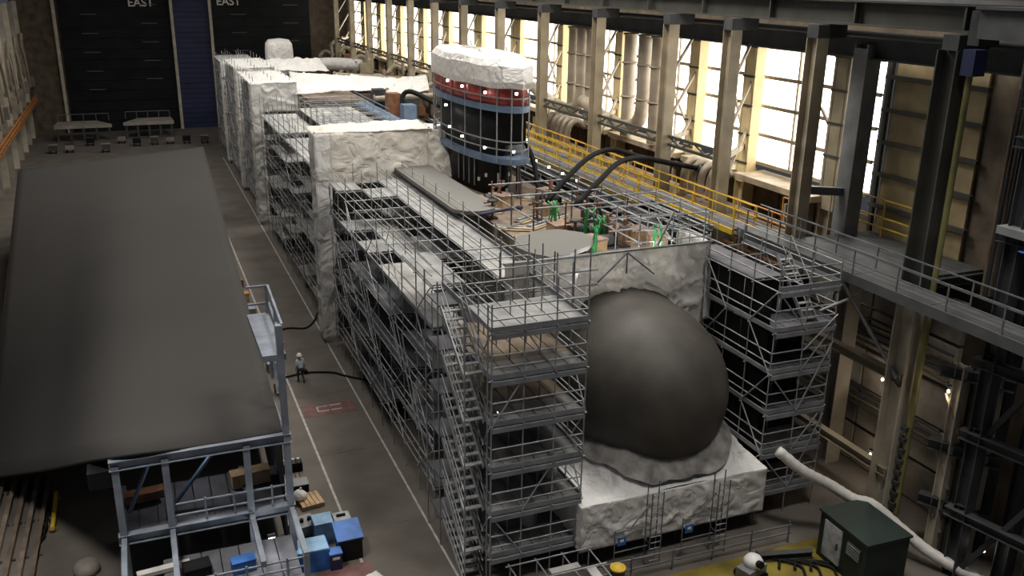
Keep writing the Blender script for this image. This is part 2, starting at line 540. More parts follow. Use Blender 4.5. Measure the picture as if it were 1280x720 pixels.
c = thing('grey_stub_column', 'tall grey boxed column standing left of the tan wall panels', 'column', (33.3, 35.9, 10.8))
beam(c, 'shaft', (33.3, 35.9, 11.0), (33.3, 35.9, 21.3), 0.9, 0.9, 'grey_steel')
box(c, 'face_plate', (32.9, 35.9, 16), (0.12, 0.95, 10.2), 'grey_steel')
beam(c, 'cross_beam', (30.7, 36.4, 14.2), (33.2, 35.9, 14.0), 0.35, 0.4, 'grey_steel')

yp = thing('yellow_pipe', 'long dull yellow pipe running up the near steel column', 'pipe', (31.2, 26.9, 0))
tube(yp, 'lower_pipe', (30.45, 27.2, 0.2), (30.45, 27.2, 11.2), 0.15, 'yellow_dull', 8)
tube(yp, 'upper_pipe', (30.45, 27.2, 11.2), (30.45, 27.2, 21.5), 0.13, 'yellow_dull', 8)
for k in range(9):
    box(yp, 'pipe_clip', (30.35, 27.25, 0.9 + k * 0.55), (0.42, 0.3, 0.2), 'dark_steel')
box(yp, 'blue_cap', (30.45, 27.1, 21.2), (0.65, 0.6, 1.0), 'door_blue')

# crane runway
g = thing('crane_girder', 'olive crane runway girder along the top of the window wall', 'girder', (31.3, 85, 21.6))
beam(g, 'plate_girder', (31.2, 19, 22.8), (31.2, 158, 22.8), 0.9, 1.1, 'olive_steel')
bar(g, 'crane_rail', (31.2, 19, 23.43), (31.2, 158, 23.43), 0.15, 0.15, 'grey_steel')
for k in range(22):
    box(g, 'stiffener', (30.95, 22 + k * 6.2, 22.8), (0.3, 0.1, 0.9), 'olive_steel')
s = thing('service_beam', 'dark beam and pipes hung beneath the crane girder', 'beam', (33, 85, 20.5))
beam(s, 'wall_beam', (33.4, 19, 21.1), (33.4, 158, 21.1), 0.8, 1.0, 'dark_steel')
for k in range(3):
    tube(s, 'service_pipe', (32.0 + k * .4, 19, 21.8), (32.0 + k * .4, 158, 21.8), 0.14, 'dark_steel')
cb = thing('crane_end_carriage', 'grey crane end carriage box at the top right corner', 'crane', (27.2, 21.5, 22.2))
box(cb, 'carriage_box', (28.6, 22.2, 22.75), (1.2, 5.6, 1.0), 'walk_steel')
box(cb, 'wheel_guard', (28.6, 25.2, 22.6), (1.0, 0.5, 1.2), 'dark_steel')
box(cb, 'top_flange', (28.6, 22.2, 23.3), (1.5, 5.8, 0.1), 'walk_steel')
for k in range(3):
    tube(cb, 'hanging_conduit', (29.0, 23.6 - k * .5, 20.6), (29.0, 23.6 - k * .5, 22.4), 0.06, 'grey_steel')

# services along the right wall
DUCTS = [(59.7, 'near'), (57.6, 'near'), (55.8, 'near'), (69.0, 'far'), (67.4, 'far'), (65.8, 'far')]
for k, (y, which) in enumerate(DUCTS):
    d = thing('vertical_duct', ('round duct against the glazing, %s of the three nearer ducts' if which == 'near' else 'round duct against the glazing, %s of the three farther ducts') % ('left', 'middle', 'right')[k % 3], 'duct', (33.5, y, 13), 'ducts on the window wall')
    elbow = k % 3 == 1
    if elbow:
        hose(d, 'duct_run', [(33.5, y, 20.5), (33.5, y, 18), (33.5, y, 15.5), (33.4, y + .5, 14.3), (33.2, y + 2.2, 13.9), (33.0, y + 5.5, 14.3), (33, y + 8.5, 15.0)], 0.5, 'duct', 12)
    else:
        tube(d, 'duct_run', (33.5, y, 13.2), (33.5, y, 20.5), 0.46, 'duct', 12)
    for z in (16, 18.4, 20.4):
        tube(d, 'duct_flange', (33.5, y, z), (33.5, y, z + .12), 0.56, 'duct', 12)
for ci, (cy, n) in enumerate(((69.5, 5), (48.6, 4))):
    for k in range(n):
        y = cy - k * 0.95
        d = thing('flexible_duct', 'short bent duct in the %s cluster at the window ledge, %s from left' % ('farther' if ci == 0 else 'nearer', ordinal(k)), 'duct', (31.6, y, 11), 'flexible ducts %d' % ci)
        hose(d, 'duct_bend', [(33.2, y + .2, 12.9), (32.5, y + .1, 13.4), (31.9, y, 13.3), (31.6, y, 12.6), (31.6, y, 11.4)], 0.24, 'duct', 8, 4, 0.05)
        tube(d, 'outlet_collar', (31.6, y, 11.0), (31.6, y, 11.5), 0.34, 'duct', 10)
pr = thing('pipe_rack', 'rusty horizontal service pipes along the low brown wall', 'pipes', (32.5, 80, 9))
for k in range(4):
    tube(pr, 'service_pipe', (33.4, 40, 8.6 + k * .8), (33.4, 156, 8.6 + k * .8), 0.16, ('rust', 'drab_steel')[k % 2])
for k in range(19):
    bar(pr, 'rack_post', (33.6, 41 + k * 6, 6), (33.6, 41 + k * 6, 12.2), 0.2, 0.2, 'drab_steel')
# longitudinal tie between inner columns
for i in range(2, len(INNER) - 1):
    y0, y1 = INNER[i] + .4, INNER[i + 1] - .4
    t = thing('column_tie', 'horizontal tie rail between crane columns %s and %s from the near end' % (ordinal(i - 1), ordinal(i)), 'beam', (30.6, (y0 + y1) / 2, 14.5), 'ties between crane columns')
    bar(t, 'upper_chord', (30.6, y0, 14.9), (30.6, y1, 14.9), 0.16, 0.18, 'olive_steel')
    bar(t, 'lower_chord', (30.6, y0, 14.4), (30.6, y1, 14.4), 0.16, 0.18, 'olive_steel')
    n = max(3, int((y1 - y0) / 1.2))
    for k in range(n):
        ya, yb = y0 + (y1 - y0) * k / n, y0 + (y1 - y0) * (k + 1) / n
        bar(t, 'web_bar', (30.6, ya, 14.4 if k % 2 else 14.9), (30.6, yb, 14.9 if k % 2 else 14.4), 0.07, 0.07, 'olive_steel')

# ================================================================== WALKWAYS ON THE RIGHT
def railed_walkway(name, label, x0, x1, y0, y1, z, deck_m, rail_m, edge_m, post_step=2.2, sides=(0, 1), edge=0.45, rails=(0.55, 1.1), plank_n=3):
    t = thing(name, label, 'walkway', ((x0 + x1) / 2, (y0 + y1) / 2, z - edge))
    w = (x1 - x0) / plank_n
    n = max(1, int((y1 - y0) / 4))
    for j in range(n):
        for i in range(plank_n):
            box(t, 'deck_plank', (x0 + (i + .5) * w, y0 + (j + .5) * (y1 - y0) / n, z - .04), (w - .04, (y1 - y0) / n - .04, 0.08), deck_m)
    for s in sides:
        x = (x0, x1)[s]
        bar(t, 'edge_beam', (x, y0, z - edge / 2), (x, y1, z - edge / 2), 0.12, edge, edge_m)
        for h in rails:
            bar(t, 'guard_rail', (x, y0, z + h), (x, y1, z + h), 0.055, 0.055, rail_m)
        k = 0
        while y0 + k * post_step <= y1:
            bar(t, 'rail_post', (x, y0 + k * post_step, z), (x, y0 + k * post_step, z + rails[-1]), 0.055, 0.055, rail_m)
            k += 1
    return t


railed_walkway('steel_walkway', 'dark grey steel walkway crossing in front of the near column', 28.6, 29.9, 17, 38.5, 11.9, 'walk_steel', 'tube_dark', 'walk_steel', 2.6)
railed_walkway('yellow_gangway', 'long gangway with yellow rails and toe boards beside the windows', 28.5, 29.9, 38.8, 82, 11.7, 'plank_dark', 'yellow', 'yellow', 2.0, edge=0.3)
railed_walkway('orange_gangway', 'narrow ledge with orange handrail behind the yellow gangway', 31.1, 32.2, 37.5, 84, 11.3, 'wall_brown', 'orange', 'rust', 1.5, sides=(0,), edge=0.3)
railed_walkway('inner_yellow_gangway', 'inner gangway with yellow toe boards nearer the fin staging', 26.9, 28.2, 46, 84, 11.7, 'plank_dark', 'yellow', 'yellow', 2.4, edge=0.22)
ld = thing('landing', 'grey steel landing behind the near walkway below the tan panels', 'platform', (32, 31.5, 11.5))
for i in range(4):
    box(ld, 'deck_plate', (30.7 + i * 1.2, 32.2, 11.8), (1.16, 7.2, 0.1), 'walk_steel')
beam(ld, 'edge_beam', (30.1, 28.5, 11.55), (35, 28.5, 11.55), 0.3, 0.4, 'dark_steel')
for (ya, yb) in ((30.6, 33.8),):
    for h in (0.5, 1.0, 1.9):
        bar(ld, 'yellow_rail', (34.3, ya, 11.9 + h), (34.3, yb + 2.5, 11.9 + h), 0.06, 0.06, 'yellow')
    for k in range(4):
        bar(ld, 'yellow_post', (34.3, ya + k * 1.9, 11.9), (34.3, ya + k * 1.9, 13.8), 0.06, 0.06, 'yellow')
for (ya) in (36.6, 38.1):
    bar(ld, 'yellow_post', (31.0, ya, 11.9), (31.0, ya, 13.4), 0.06, 0.06, 'orange')
bar(ld, 'yellow_rail', (31.0, 36.6, 13.4), (31.0, 38.1, 13.4), 0.06, 0.06, 'orange')
tag(box(None, 'notice_board', (34.75, 32.6, 14.2), (0.15, 0.6, 0.95), 'white_paint'), 'small white notice box on the tan wall panels', 'notice')

# ---- lower part of the right side, under the walkway
lw = thing('lower_wall_bay', 'dim grey wall bay with stacked panels under the walkway', 'wall bay', (33.4, 33, 0))
for r in range(5):
    for (y, wd) in ((29.0, 2.5), (31.8, 2.7), (34.6, 2.6), (37.3, 2.5)):
        box(lw, 'panel', (33.4, y, 1.05 + r * 2.15), (0.25, wd, 1.95), 'wall_grey' if (r + int(y)) % 2 else 'wall_pale')
for r in range(9):
    tube(lw, 'wall_pipe', (33.05, 27.8, 3.4 + r * .32 + (2.2 if r > 3 else 0)), (33.05, 38.5, 3.4 + r * .32 + (2.2 if r > 3 else 0)), 0.07, ('dark_steel', 'wall_brown', 'dark_steel')[r % 3])
beam(lw, 'frame_column', (32.2, 33.7, 0), (32.2, 33.7, 10.8), 0.9, 0.7, 'wall_pale')
for k, z in enumerate((7.3, 2.6)):
    bm = thing('bracing_beam', ('upper' if k == 0 else 'lower') + ' pale horizontal beam behind the right-hand scaffold', 'beam', (30.5, 32, z))
    beam(bm, 'beam_bar', (30.5, 27.7, z), (30.5, 36.0, z), 0.4, 0.4, 'drab_steel')
    for y in (28.0, 35.7):
        box(bm, 'end_plate', (30.5, y, z), (0.5, 0.1, 0.55), 'drab_steel')
dg = thing('diagonal_brace', 'long thin diagonal strut left of the pale column', 'brace', (30.3, 30, 6))
tube(dg, 'strut', (30.3, 28.0, 7.2), (30.0, 32.8, 11.3), 0.09, 'tube')
tube(dg, 'fixing', (30.3, 27.9, 7.1), (30.3, 28.2, 7.3), 0.16, 'dark_steel')
for k, (p, lab) in enumerate((((32.6, 31.2, 5.7), 'glowing wall lamp on the upper pipes under the walkway'), ((31.0, 26.0, 7.6), 'small glowing lamp right of the yellow pipe'), ((32.5, 31.15, 1.6), 'glowing lamp low on the wall above the white hose'))):
    l = thing('bulkhead_lamp', lab, 'lamp', p, 'lamps under the walkway')
    box(l, 'housing', (p[0] + .12, p[1], p[2] + .12), (0.2, 0.3, 0.12), 'dark_steel')
    lathe(l, 'bulb', (p[0], p[1], p[2] - .08), [(0.02, -.05), (0.06, -.01), (0.06, .05), (0.03, .1)], 'lamp_warm', 8)
    d = bpy.data.lights.new('bulb_light', 'POINT')
    d.energy = (45, 10, 20)[k]
    d.color = (1, .82, .6)
    d.shadow_soft_size = .12
    lo = bpy.data.objects.new('bulb_light', d)
    place(lo, Matrix.Translation((p[0] - .25, p[1] - .1, p[2] - .3)), l)

# cream guide posts right of the column and the dark steel tower in the corner
gp = thing('guide_frame', 'cream and dark guide frame right of the yellow pipe', 'steel frame', (31.4, 24.8, 0))
for (x, y, m) in ((31.0, 25.5, 'post_pale'), (31.7, 24.3, 'post_pale'), (31.3, 24.9, 'olive_steel')):
    beam(gp, 'guide_post', (x, y, 0), (x, y, 9.0), 0.35, 0.45, m)
for z in (2.4, 5.1, 8.6):
    beam(gp, 'cross_beam', (30.6, 26.2, z), (32.0, 23.7, z), 0.45, 0.5, 'dark_steel')
for z in (1.0, 3.2, 5.9):
    bar(gp, 'bracing', (30.9, 26.0, z + 1.6), (31.1, 25.2, z), 0.1, 0.1, 'drab_steel')
tw = thing('corner_tower', 'dark steel lattice tower filling the right edge', 'steel frame', (32, 21.5, 0))
for (x, y) in ((30.4, 23.7), (32.6, 24.6), (31.0, 20.6), (33.4, 21.6), (32.0, 22.6)):
    beam(tw, 'tower_post', (x, y, 0), (x, y, 20.4), 0.55, 0.6, 'dark_steel')
for z in (3.0, 6.6, 9.8, 15.0, 18.6, 20.0):
    beam(tw, 'tower_beam', (30.1, 24.3, z), (31.2, 19.6, z), 0.45, 0.4, 'dark_steel')
    beam(tw, 'tower_beam', (30.2, 23.8, z + .2), (33.5, 25.1, z + .2), 0.4, 0.4, 'dark_steel')
for z in (0.5, 6.8, 15.4):
    bar(tw, 'tower_brace', (30.5, 23.4, z), (31.0, 20.8, z + 5), 0.22, 0.22, 'dark_steel')
    bar(tw, 'tower_brace', (30.7, 23.9, z + 5), (32.6, 24.6, z), 0.22, 0.22, 'dark_steel')
box(tw, 'tower_landing', (30.7, 22.6, 15.3), (1.8, 3.2, 0.3), 'grey_steel')
box(tw, 'tower_landing', (30.7, 22.6, 18.9), (1.6, 2.6, 0.3), 'dark_steel')
for k in range(6):
    tube(tw, 'tower_conduit', (31.4 + k * .22, 25.6, 11.9), (31.4 + k * .22, 25.6, 21.5), 0.07, ('wall_brown', 'dark_steel')[k % 2])
tag(sheet(None, 'blue_tarpaulin', (29.9, 23.2, 14.7), (29.9, 20.2, 14.6), (31.2, 20.2, 14.7), (31.2, 23.2, 14.8), 10, 6, 0.18, 'skip_blue', 3, 1.2), 'crumpled blue tarpaulin on the dark corner tower', 'tarpaulin')
l = thing('tower_lamp', 'small white lamp glowing low in the bottom right corner', 'lamp', (31.4, 23.2, 1.2))
box(l, 'housing', (31.42, 23.28, 1.3), (0.3, 0.12, 0.26), 'dark_steel')
box(l, 'lens', (31.38, 23.18, 1.3), (0.2, 0.06, 0.16), 'lamp_glow')

# ================================================================== THE SUBMARINE
HX, HZ = 20.6, 6.15
sub = thing('submarine', 'huge dark submarine with rounded black bow under scaffolding', 'submarine', (HX, 80, 0.6))
prof = []
R0, RY, YC = 3.95, 4.6, 34.25
for i in range(1, 25):
    a = math.pi / 2 * i / 24
    prof.append((R0 * math.sin(a), YC - RY * math.cos(a)))
for (yy, rr) in ((36.0, 4.05), (38, 4.35), (41, 4.7), (45, 4.95), (50, 5.0), (100, 5.0), (120, 4.6), (132, 3.6), (142, 2.0), (148, 0.8)):
    prof.append((rr, yy))
prof.insert(0, (0.02, YC - RY))
lathe(sub, 'hull', (HX, 0, HZ), prof, 'hull', 64, 'y')
cas = prism(sub, 'casing_deck', [(HX - 3.0, 38), (HX - 1.6, 36.8), (HX + 1.6, 36.8), (HX + 3.0, 38), (HX + 3.0, 118), (HX - 3.0, 118)], 9.8, 11.25, 'deck')
fin_o = ellipse(20.5, 57.2, 1.25, 5.7, 44)
fin = prism(sub, 'fin', fin_o, 10.6, 17.6, 'fin_black', True)
for k in range(7):
    a = math.pi + 0.75 + k * 0.2
    x, y = 20.5 + 1.29 * math.cos(a), 57.2 + 5.74 * math.sin(a)
    box(fin, 'white_tag', (x, y, 12.1 + 0.5 * math.sin(k * 2.3)), (0.16, 0.10, 0.22 if k != 3 else 0.7), 'white_paint', rz=a + math.pi / 2)
box(sub, 'black_fin_panel', (20.9, 51.3, 15.55), (1.9, 0.14, 2.1), 'black_panel', rz=0.06)
for k in range(4):
    z = 11.5
    tube(fin, 'fin_ladder', (19.45 - 0.08 * k, 53.8 + k * .8, 11.6), (19.45 - .08 * k, 53.8 + k * .8, 13.4), 0.05, 'tube')

# flat grey covers on the casing
cap = thing('grey_walk_cover', 'long rounded flat grey cover on the casing left of the fin', 'cover', (16.85, 53, 11.7))
pts = []
for k in range(13):
    a = math.pi * k / 12
    pts.append((16.85 + 1.25 * math.cos(a), 59.6 + 1.2 * math.sin(a)))
for k in range(13):
    a = math.pi + math.pi * k / 12
    pts.append((16.85 + 1.25 * math.cos(a), 46.9 + 1.2 * math.sin(a)))
prism(cap, 'cover_plate', pts, 11.8, 12.0, 'grey_plate')
for y in (48, 51.5, 55, 58.5):
    for x in (16.0, 17.7):
        tube(cap, 'support_leg', (x, y, 9.6), (x, y, 11.85), 0.06, 'tube_dark')
pts2 = [(15.9, 38.6), (16.6, 39.9), (17.7, 40.7), (19.2, 40.7), (20.1, 39.7), (20.2, 38.4), (19.2, 37.3), (17.9, 36.6), (16.8, 36.3), (16.2, 37.2)]
cp2 = thing('grey_bow_cover', 'flat grey polygonal cover on the foredeck behind the white curtain', 'cover', (18, 38.5, 11.7))
prism(cp2, 'cover_plate', pts2, 11.85, 12.05, 'grey_plate')
for (x, y) in ((16.8, 38.5), (19.4, 39.4), (18.4, 37.4)):
    tube(cp2, 'support_leg', (x, y, 9.6), (x, y, 11.9), 0.06, 'tube_dark')

# supporting blocks under the hull
for k in range(9):
    y = 33.5 + k * 9
    cr = thing('keel_cradle', 'dark steel keel cradle under the boat, hidden behind the white skirt' if k == 0 else 'dark steel keel cradle under the boat, %s from the bow' % ordinal(k), 'cradle', (HX, y, 0), 'keel cradles')
    for s in (-1, 1):
        box(cr, 'cradle_leg', (HX + s * 1.6, y, 1.3), (0.8, 1.6, 2.6), 'dark_steel')
    box(cr, 'cradle_beam', (HX, y, 0.5), (4.4, 1.8, 0.8), 'dark_steel')

# ---------------------------------------------------------------- staging round the fin
fs = thing('fin_staging', 'oval two-tier blue staging around the fin with white cover', 'staging', (20.5, 55.3, 11.2))
FX, FY, FA, FB = 20.9, 57.2, 2.1, 7.2


def ring(par, name, a, b, z0, z1, w, mname, n=48):
    v, f = [], []
    for i in range(n):
        t = 2 * math.pi * i / n
        for (k, z) in ((0, z0), (0, z1), (-w, z1), (-w, z0)):
            v.append((FX + (a + k) * math.cos(t), FY + (b + k) * math.sin(t), z))
    for i in range(n):
        for k in range(4):
            f.append((i * 4 + k, ((i + 1) % n) * 4 + k, ((i + 1) % n) * 4 + (k + 1) % 4, i * 4 + (k + 1) % 4))
    return mesh(par, name, v, f, mname, False)


ring(fs, 'lower_platform', FA, FB, 13.45, 13.8, 1.2, 'blue_steel')
ring(fs, 'upper_platform', FA, FB, 16.55, 16.9, 1.2, 'blue_steel')
for z in (14.3, 14.8):
    ring(fs, 'guard_rail', FA, FB, z, z + .07, .07, 'tube')
for z in (17.35, 17.95):
    ring(fs, 'guard_rail', FA, FB, z, z + .07, .07, 'tube')
NP = 20
for k in range(NP):
    t = 2 * math.pi * (k + .3) / NP
    x, y = FX + (FA - .03) * math.cos(t), FY + (FB - .03) * math.sin(t)
    tube(fs, 'post', (x, y, 13.5), (x, y, 19.0), 0.045, 'tube')
    t2 = 2 * math.pi * (k + 1.3) / NP
    # red screens between posts on the upper tier
    xa, ya = FX + (FA - .16) * math.cos(t), FY + (FB - .16) * math.sin(t)
    xb, yb = FX + (FA - .16) * math.cos(t2), FY + (FB - .16) * math.sin(t2)
    sheet(fs, 'red_screen', (xa, ya, 16.95), (xb, yb, 16.95), (xb, yb, 18.3), (xa, ya, 18.3), 4, 4, 0.10, 'red_sheet', k, 1.1)
# white cover, faceted tent on the top
v, f = [], []
n = 28
for (s, z) in ((1.03, 17.95), (1.05, 18.3), (1.03, 19.2), (0.93, 19.55), (0.45, 19.75), (0.02, 19.8)):
    for i in range(n):
        t = 2 * math.pi * i / n
        w = 1 + 0.015 * math.sin(i * 3.1) if s > .5 else 1
        zz = z + 0.05 * math.sin(i * 1.7 + z) - (0.18 if s < .5 and i % 3 == 0 else 0)
        v.append((FX + FA * s * w * math.cos(t), FY + FB * s * w * math.sin(t), zz))
for j in range(5):
    for i in range(n):
        f.append((j * n + i, j * n + (i + 1) % n, (j + 1) * n + (i + 1) % n, (j + 1) * n + i))
f.append(tuple(5 * n + i for i in range(n)))
mesh(fs, 'white_cover', v, f, 'sheet', False)
for k in range(10):
    t = math.pi + 0.1 + k * 0.33
    x, y = FX + (FA - .7) * math.cos(t), FY + (FB - .7) * math.sin(t)
    tube(fs, 'support_post', (x, y, 10.5), (x, y, 13.5), 0.06, 'tube_dark')
LAMPS = []
for k, (t, z) in enumerate(((3.15, 17.8), (3.5, 17.7), (3.95, 17.6), (4.6, 17.7), (3.2, 14.9), (3.5, 14.6), (3.95, 14.3), (4.55, 14.3), (3.1, 16.2), (5.6, 14.5))):
    x, y = FX + (FA + .02) * math.cos(t), FY + (FB + .02) * math.sin(t)
    LAMPS.append((x, y, z, 'small bright work lamp fixed on the fin staging', 'lamps on the fin staging'))
for k in range(9):
    LAMPS.append((25.4 + 0.05 * k, 49.0 + k * 2.3, 12.0, 'bright work lamp along the casing right of fin', 'lamps right of the fin'))
for (x, y, z) in ((14.6, 33.9, 4.6), (13.6, 34.4, 5.7), (14.0, 33.5, 8.5), (13.9, 34.4, 2.4)):
    LAMPS.append((x, y, z, 'small bright work lamp inside the front scaffold', 'lamps in the front scaffold'))
for (x, y, z) in ((26.4, 31.6, 5.0), (27.5, 31.0, 5.2), (25.9, 33.0, 8.8)):
    LAMPS.append((x, y, z, 'small bright work lamp inside the right-hand scaffold', 'lamps in the right scaffold'))
lc = {}
for (x, y, z, lab, grp) in LAMPS:
    lc[grp] = lc.get(grp, -1) + 1
    lab = lab + ', ' + ordinal(lc[grp]) + (' from the near end' if grp == 'lamps right of the fin' else ' of them, upper tier first' if grp == 'lamps on the fin staging' else ' of its group')
    l = thing('work_lamp', lab, 'lamp', (x, y, z), grp)
    box(l, 'housing', (x, y + .06, z), (0.20, 0.10, 0.18), 'dark_steel')
    box(l, 'lens', (x, y - .01, z), (0.15, 0.05, 0.13), 'lamp_glow')

# ================================================================== SCAFFOLDS
def scaffold(t, xs, ys, zs, top, plank, r=0.032, m='tube', faces='FLR', bay_planks=2, brace=True, pm='plank', zb=0.0, toe='toe_board', couplers=False):
    x0, x1, y0, y1 = xs[0], xs[-1], ys[0], ys[-1]
    for x in xs:
        for y in ys:
            tp = top(x, y) if callable(top) else top
            tube(t, 'standard', (x, y, zb), (x, y, tp), r, m)
    for z in zs:
        for x in xs:
            tube(t, 'ledger', (x, y0 - .15, z), (x, y1 + .15, z), r, m)
        for y in ys:
            tube(t, 'transom', (x0 - .12, y, z - .06), (x1 + .12, y, z - .06), r, m)
        for h in (.5, 1.0):
            if 'F' in faces: tube(t, 'guardrail', (x0, y0, z + h), (x1, y0, z + h), r, m)
            if 'L' in faces: tube(t, 'guardrail', (x0, y0, z + h), (x0, y1, z + h), r, m)
            if 'R' in faces: tube(t, 'guardrail', (x1, y0, z + h), (x1, y1, z + h), r, m)
    for k, z in enumerate(zs):
        for i in range(len(xs) - 1):
            for j in range(len(ys) - 1):
                p = plank(i, j, k)
                if not p:
                    continue
                pm_ = p if isinstance(p, str) else pm
                w = (xs[i + 1] - xs[i]) / bay_planks
                for q in range(bay_planks):
                    box(t, 'plank', (xs[i] + (q + .5) * w, (ys[j] + ys[j + 1]) / 2, z + .05), (w - .05, ys[j + 1] - ys[j] + .04, 0.06), pm_)
        if toe:
            if 'F' in faces: box(t, 'toe_board', ((x0 + x1) / 2, y0 - .03, z + .12), (x1 - x0, 0.05, 0.22), toe)
            if 'F' in faces: bar(t, 'edge_beam', (x0, y0 - .06, z - .16), (x1, y0 - .06, z - .16), 0.10, 0.2, toe)
            if 'L' in faces and plank(0, 0, k): box(t, 'toe_board', (x0 - .03, (y0 + y1) / 2, z + .12), (0.05, y1 - y0, 0.2), toe)
            if 'R' in faces: box(t, 'toe_board', (x1 + .03, (y0 + y1) / 2, z + .12), (0.05, y1 - y0, 0.2), toe)
    if brace:
        for k in range(len(zs) - 1):
            if 'F' in faces:
                i = k % (len(xs) - 1)
                a, b = (xs[i], xs[i + 1]) if k % 2 else (xs[i + 1], xs[i])
                tube(t, 'brace', (a, y0 - .05, zs[k]), (b, y0 - .05, zs[k + 1]), r, m)
            if 'L' in faces:
                for j in range(0, len(ys) - 1, 2):
                    a, b = (ys[j], ys[j + 1]) if (j // 2 + k) % 2 else (ys[j + 1], ys[j])
                    tube(t, 'brace', (x0 - .05, a, zs[k]), (x0 - .05, b, zs[k + 1]), r, m)
            if 'R' in faces:
                for j in range(0, len(ys) - 1, 2):
                    a, b = (ys[j], ys[j + 1]) if (j // 2 + k) % 2 else (ys[j + 1], ys[j])
                    tube(t, 'brace', (x1 + .05, a, zs[k]), (x1 + .05, b, zs[k + 1]), r, m)


LV = [1.4, 3.4, 5.4, 7.4, 9.4, 11.35]
t = thing('front_scaffold', 'tall boarded scaffold block with six decks left of the bow', 'scaffold', (13.5, 33, 0))


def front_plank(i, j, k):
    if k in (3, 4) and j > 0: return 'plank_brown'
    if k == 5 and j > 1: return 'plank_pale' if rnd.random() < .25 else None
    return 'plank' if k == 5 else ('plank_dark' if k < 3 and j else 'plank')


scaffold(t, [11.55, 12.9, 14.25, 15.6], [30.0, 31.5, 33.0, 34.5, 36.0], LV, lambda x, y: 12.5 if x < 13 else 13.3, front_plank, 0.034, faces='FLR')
# inner guard rails on the top of the block
for y in (33, 36):
    for h in (.5, 1.0, 1.5):
        tube(t, 'guardrail', (11.55, y, 11.35 + h), (15.6, y, 11.35 + h), 0.03, 'tube')

st = thing('stair_tower', 'steep zigzag scaffold stair tower at the front left corner', 'stairs', (11, 32, 0))
for k in range(6):
    zb, zt = (0.0, 1.4, 3.4, 5.4, 7.4, 9.4)[k], LV[k]
    for x in (10.62, 11.42):
        ya, yb = (30.5, 33.4)
        bar(st, 'stringer', (x, ya, zb), (x, yb, zt), 0.05, 0.2, 'tube')
        tube(st, 'handrail', (x, ya, zb + 1), (x, yb, zt + 1), 0.03, 'tube')
        tube(st, 'handrail', (x, ya, zb + .5), (x, yb, zt + .5), 0.025, 'tube')
    n = 8
    for q in range(n):
        u = (q + .5) / n
        box(st, 'tread', (11.02, ya + (yb - ya) * u, zb + (zt - zb) * u), (0.8, 0.24, 0.05), 'plank')
    box(st, 'landing_board', (11.02, 34.3, zt), (0.9, 1.6, 0.07), 'plank_dark')
for (x, y) in ((10.55, 30.3), (10.55, 33.6), (10.55, 35.4), (11.5, 30.3)):
    tube(st, 'standard', (x, y, 0), (x, y, 12.4), 0.035, 'tube')

t = thing('port_scaffold', 'long stepped scaffold with pale boarded top beside the aisle', 'scaffold', (13.5, 47, 0))
ysP = [36.0 + i * 2.45 for i in range(10)]


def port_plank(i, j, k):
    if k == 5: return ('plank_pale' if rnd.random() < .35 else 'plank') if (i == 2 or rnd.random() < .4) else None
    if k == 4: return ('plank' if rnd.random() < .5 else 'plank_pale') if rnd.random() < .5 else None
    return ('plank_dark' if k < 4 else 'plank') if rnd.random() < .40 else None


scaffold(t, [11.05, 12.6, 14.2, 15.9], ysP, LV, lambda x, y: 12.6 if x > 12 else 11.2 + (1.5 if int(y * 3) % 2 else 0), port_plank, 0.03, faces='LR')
for z in (11.85, 12.35):
    for x in (12.6, 14.2):
        tube(t, 'guardrail', (x, 36, z), (x, 58, z), 0.028, 'tube')
for z in LV[:5]:
    for x in (12.6, 14.2):
        tube(t, 'inner_rail', (x, 36, z + 1.0), (x, 58, z + 1.0), 0.026, 'tube')
for j in range(0, 9):
    z0_ = LV[j % 3]
    tube(t, 'long_brace', (10.98, ysP[j], z0_), (10.98, ysP[min(j + 2, 9)], z0_ + 5.9), 0.03, 'tube')
    tube(t, 'long_brace', (12.55, ysP[min(j + 2, 9)], z0_), (12.55, ysP[j], z0_ + 5.9), 0.03, 'tube')
# dark netting hung inside the port scaffold
nt_ = thing('debris_netting', 'dark blue-grey debris netting hung inside the stepped scaffold', 'netting', (11.5, 48, 0))
for k in range(4):
    y0 = 39.0 + k * 4.9
    sheet(nt_, 'net_panel', (12.7, y0, 0.4), (12.7, y0 + 4.6, 0.4), (12.7, y0 + 4.6, 8.6), (12.7, y0, 8.6), 10, 12, 0.25, 'plank_dark', k, 0.5)

t = thing('mid_scaffold', 'scaffold beside the aisle between the second and third white screens', 'scaffold', (13, 76, 0))
ysM = [61.5 + i * 2.9 for i in range(11)]
scaffold(t, [11.0, 12.6, 14.3], ysM, LV, 13.4, lambda i, j, k: ('plank_pale' if rnd.random() < .5 else 'plank') if rnd.random() < (.85 if k == 5 else .45) else None, 0.03, faces='LF', toe=None)
t = thing('mid_deck', 'wide grey boarded deck over the hull behind the second white screen', 'deck', (17, 76, 12))
for j in range(9):
    for i in range(4):
        if (i, j) in ((3, 1), (3, 2), (3, 3)): continue
        box(t, 'deck_board', (14.9 + i * 1.25, 64 + j * 2.9, 12.1), (1.2, 2.85, 0.08), 'plank' if rnd.random() < .6 else 'plank_pale')
for x in (14.4, 16.9, 19.4):
    for j in range(10):
        tube(t, 'standard', (x, 62.6 + j * 2.9, 10.0), (x, 62.6 + j * 2.9, 13.5), 0.03, 'tube')
    for z in (12.6, 13.15):
        tube(t, 'guardrail', (x, 62.6, z), (x, 88.7, z), 0.03, 'tube')
for j in range(10):
    for z in (12.6, 13.15):
        tube(t, 'guardrail', (14.4, 62.6 + j * 2.9, z), (19.4, 62.6 + j * 2.9, z), 0.03, 'tube')

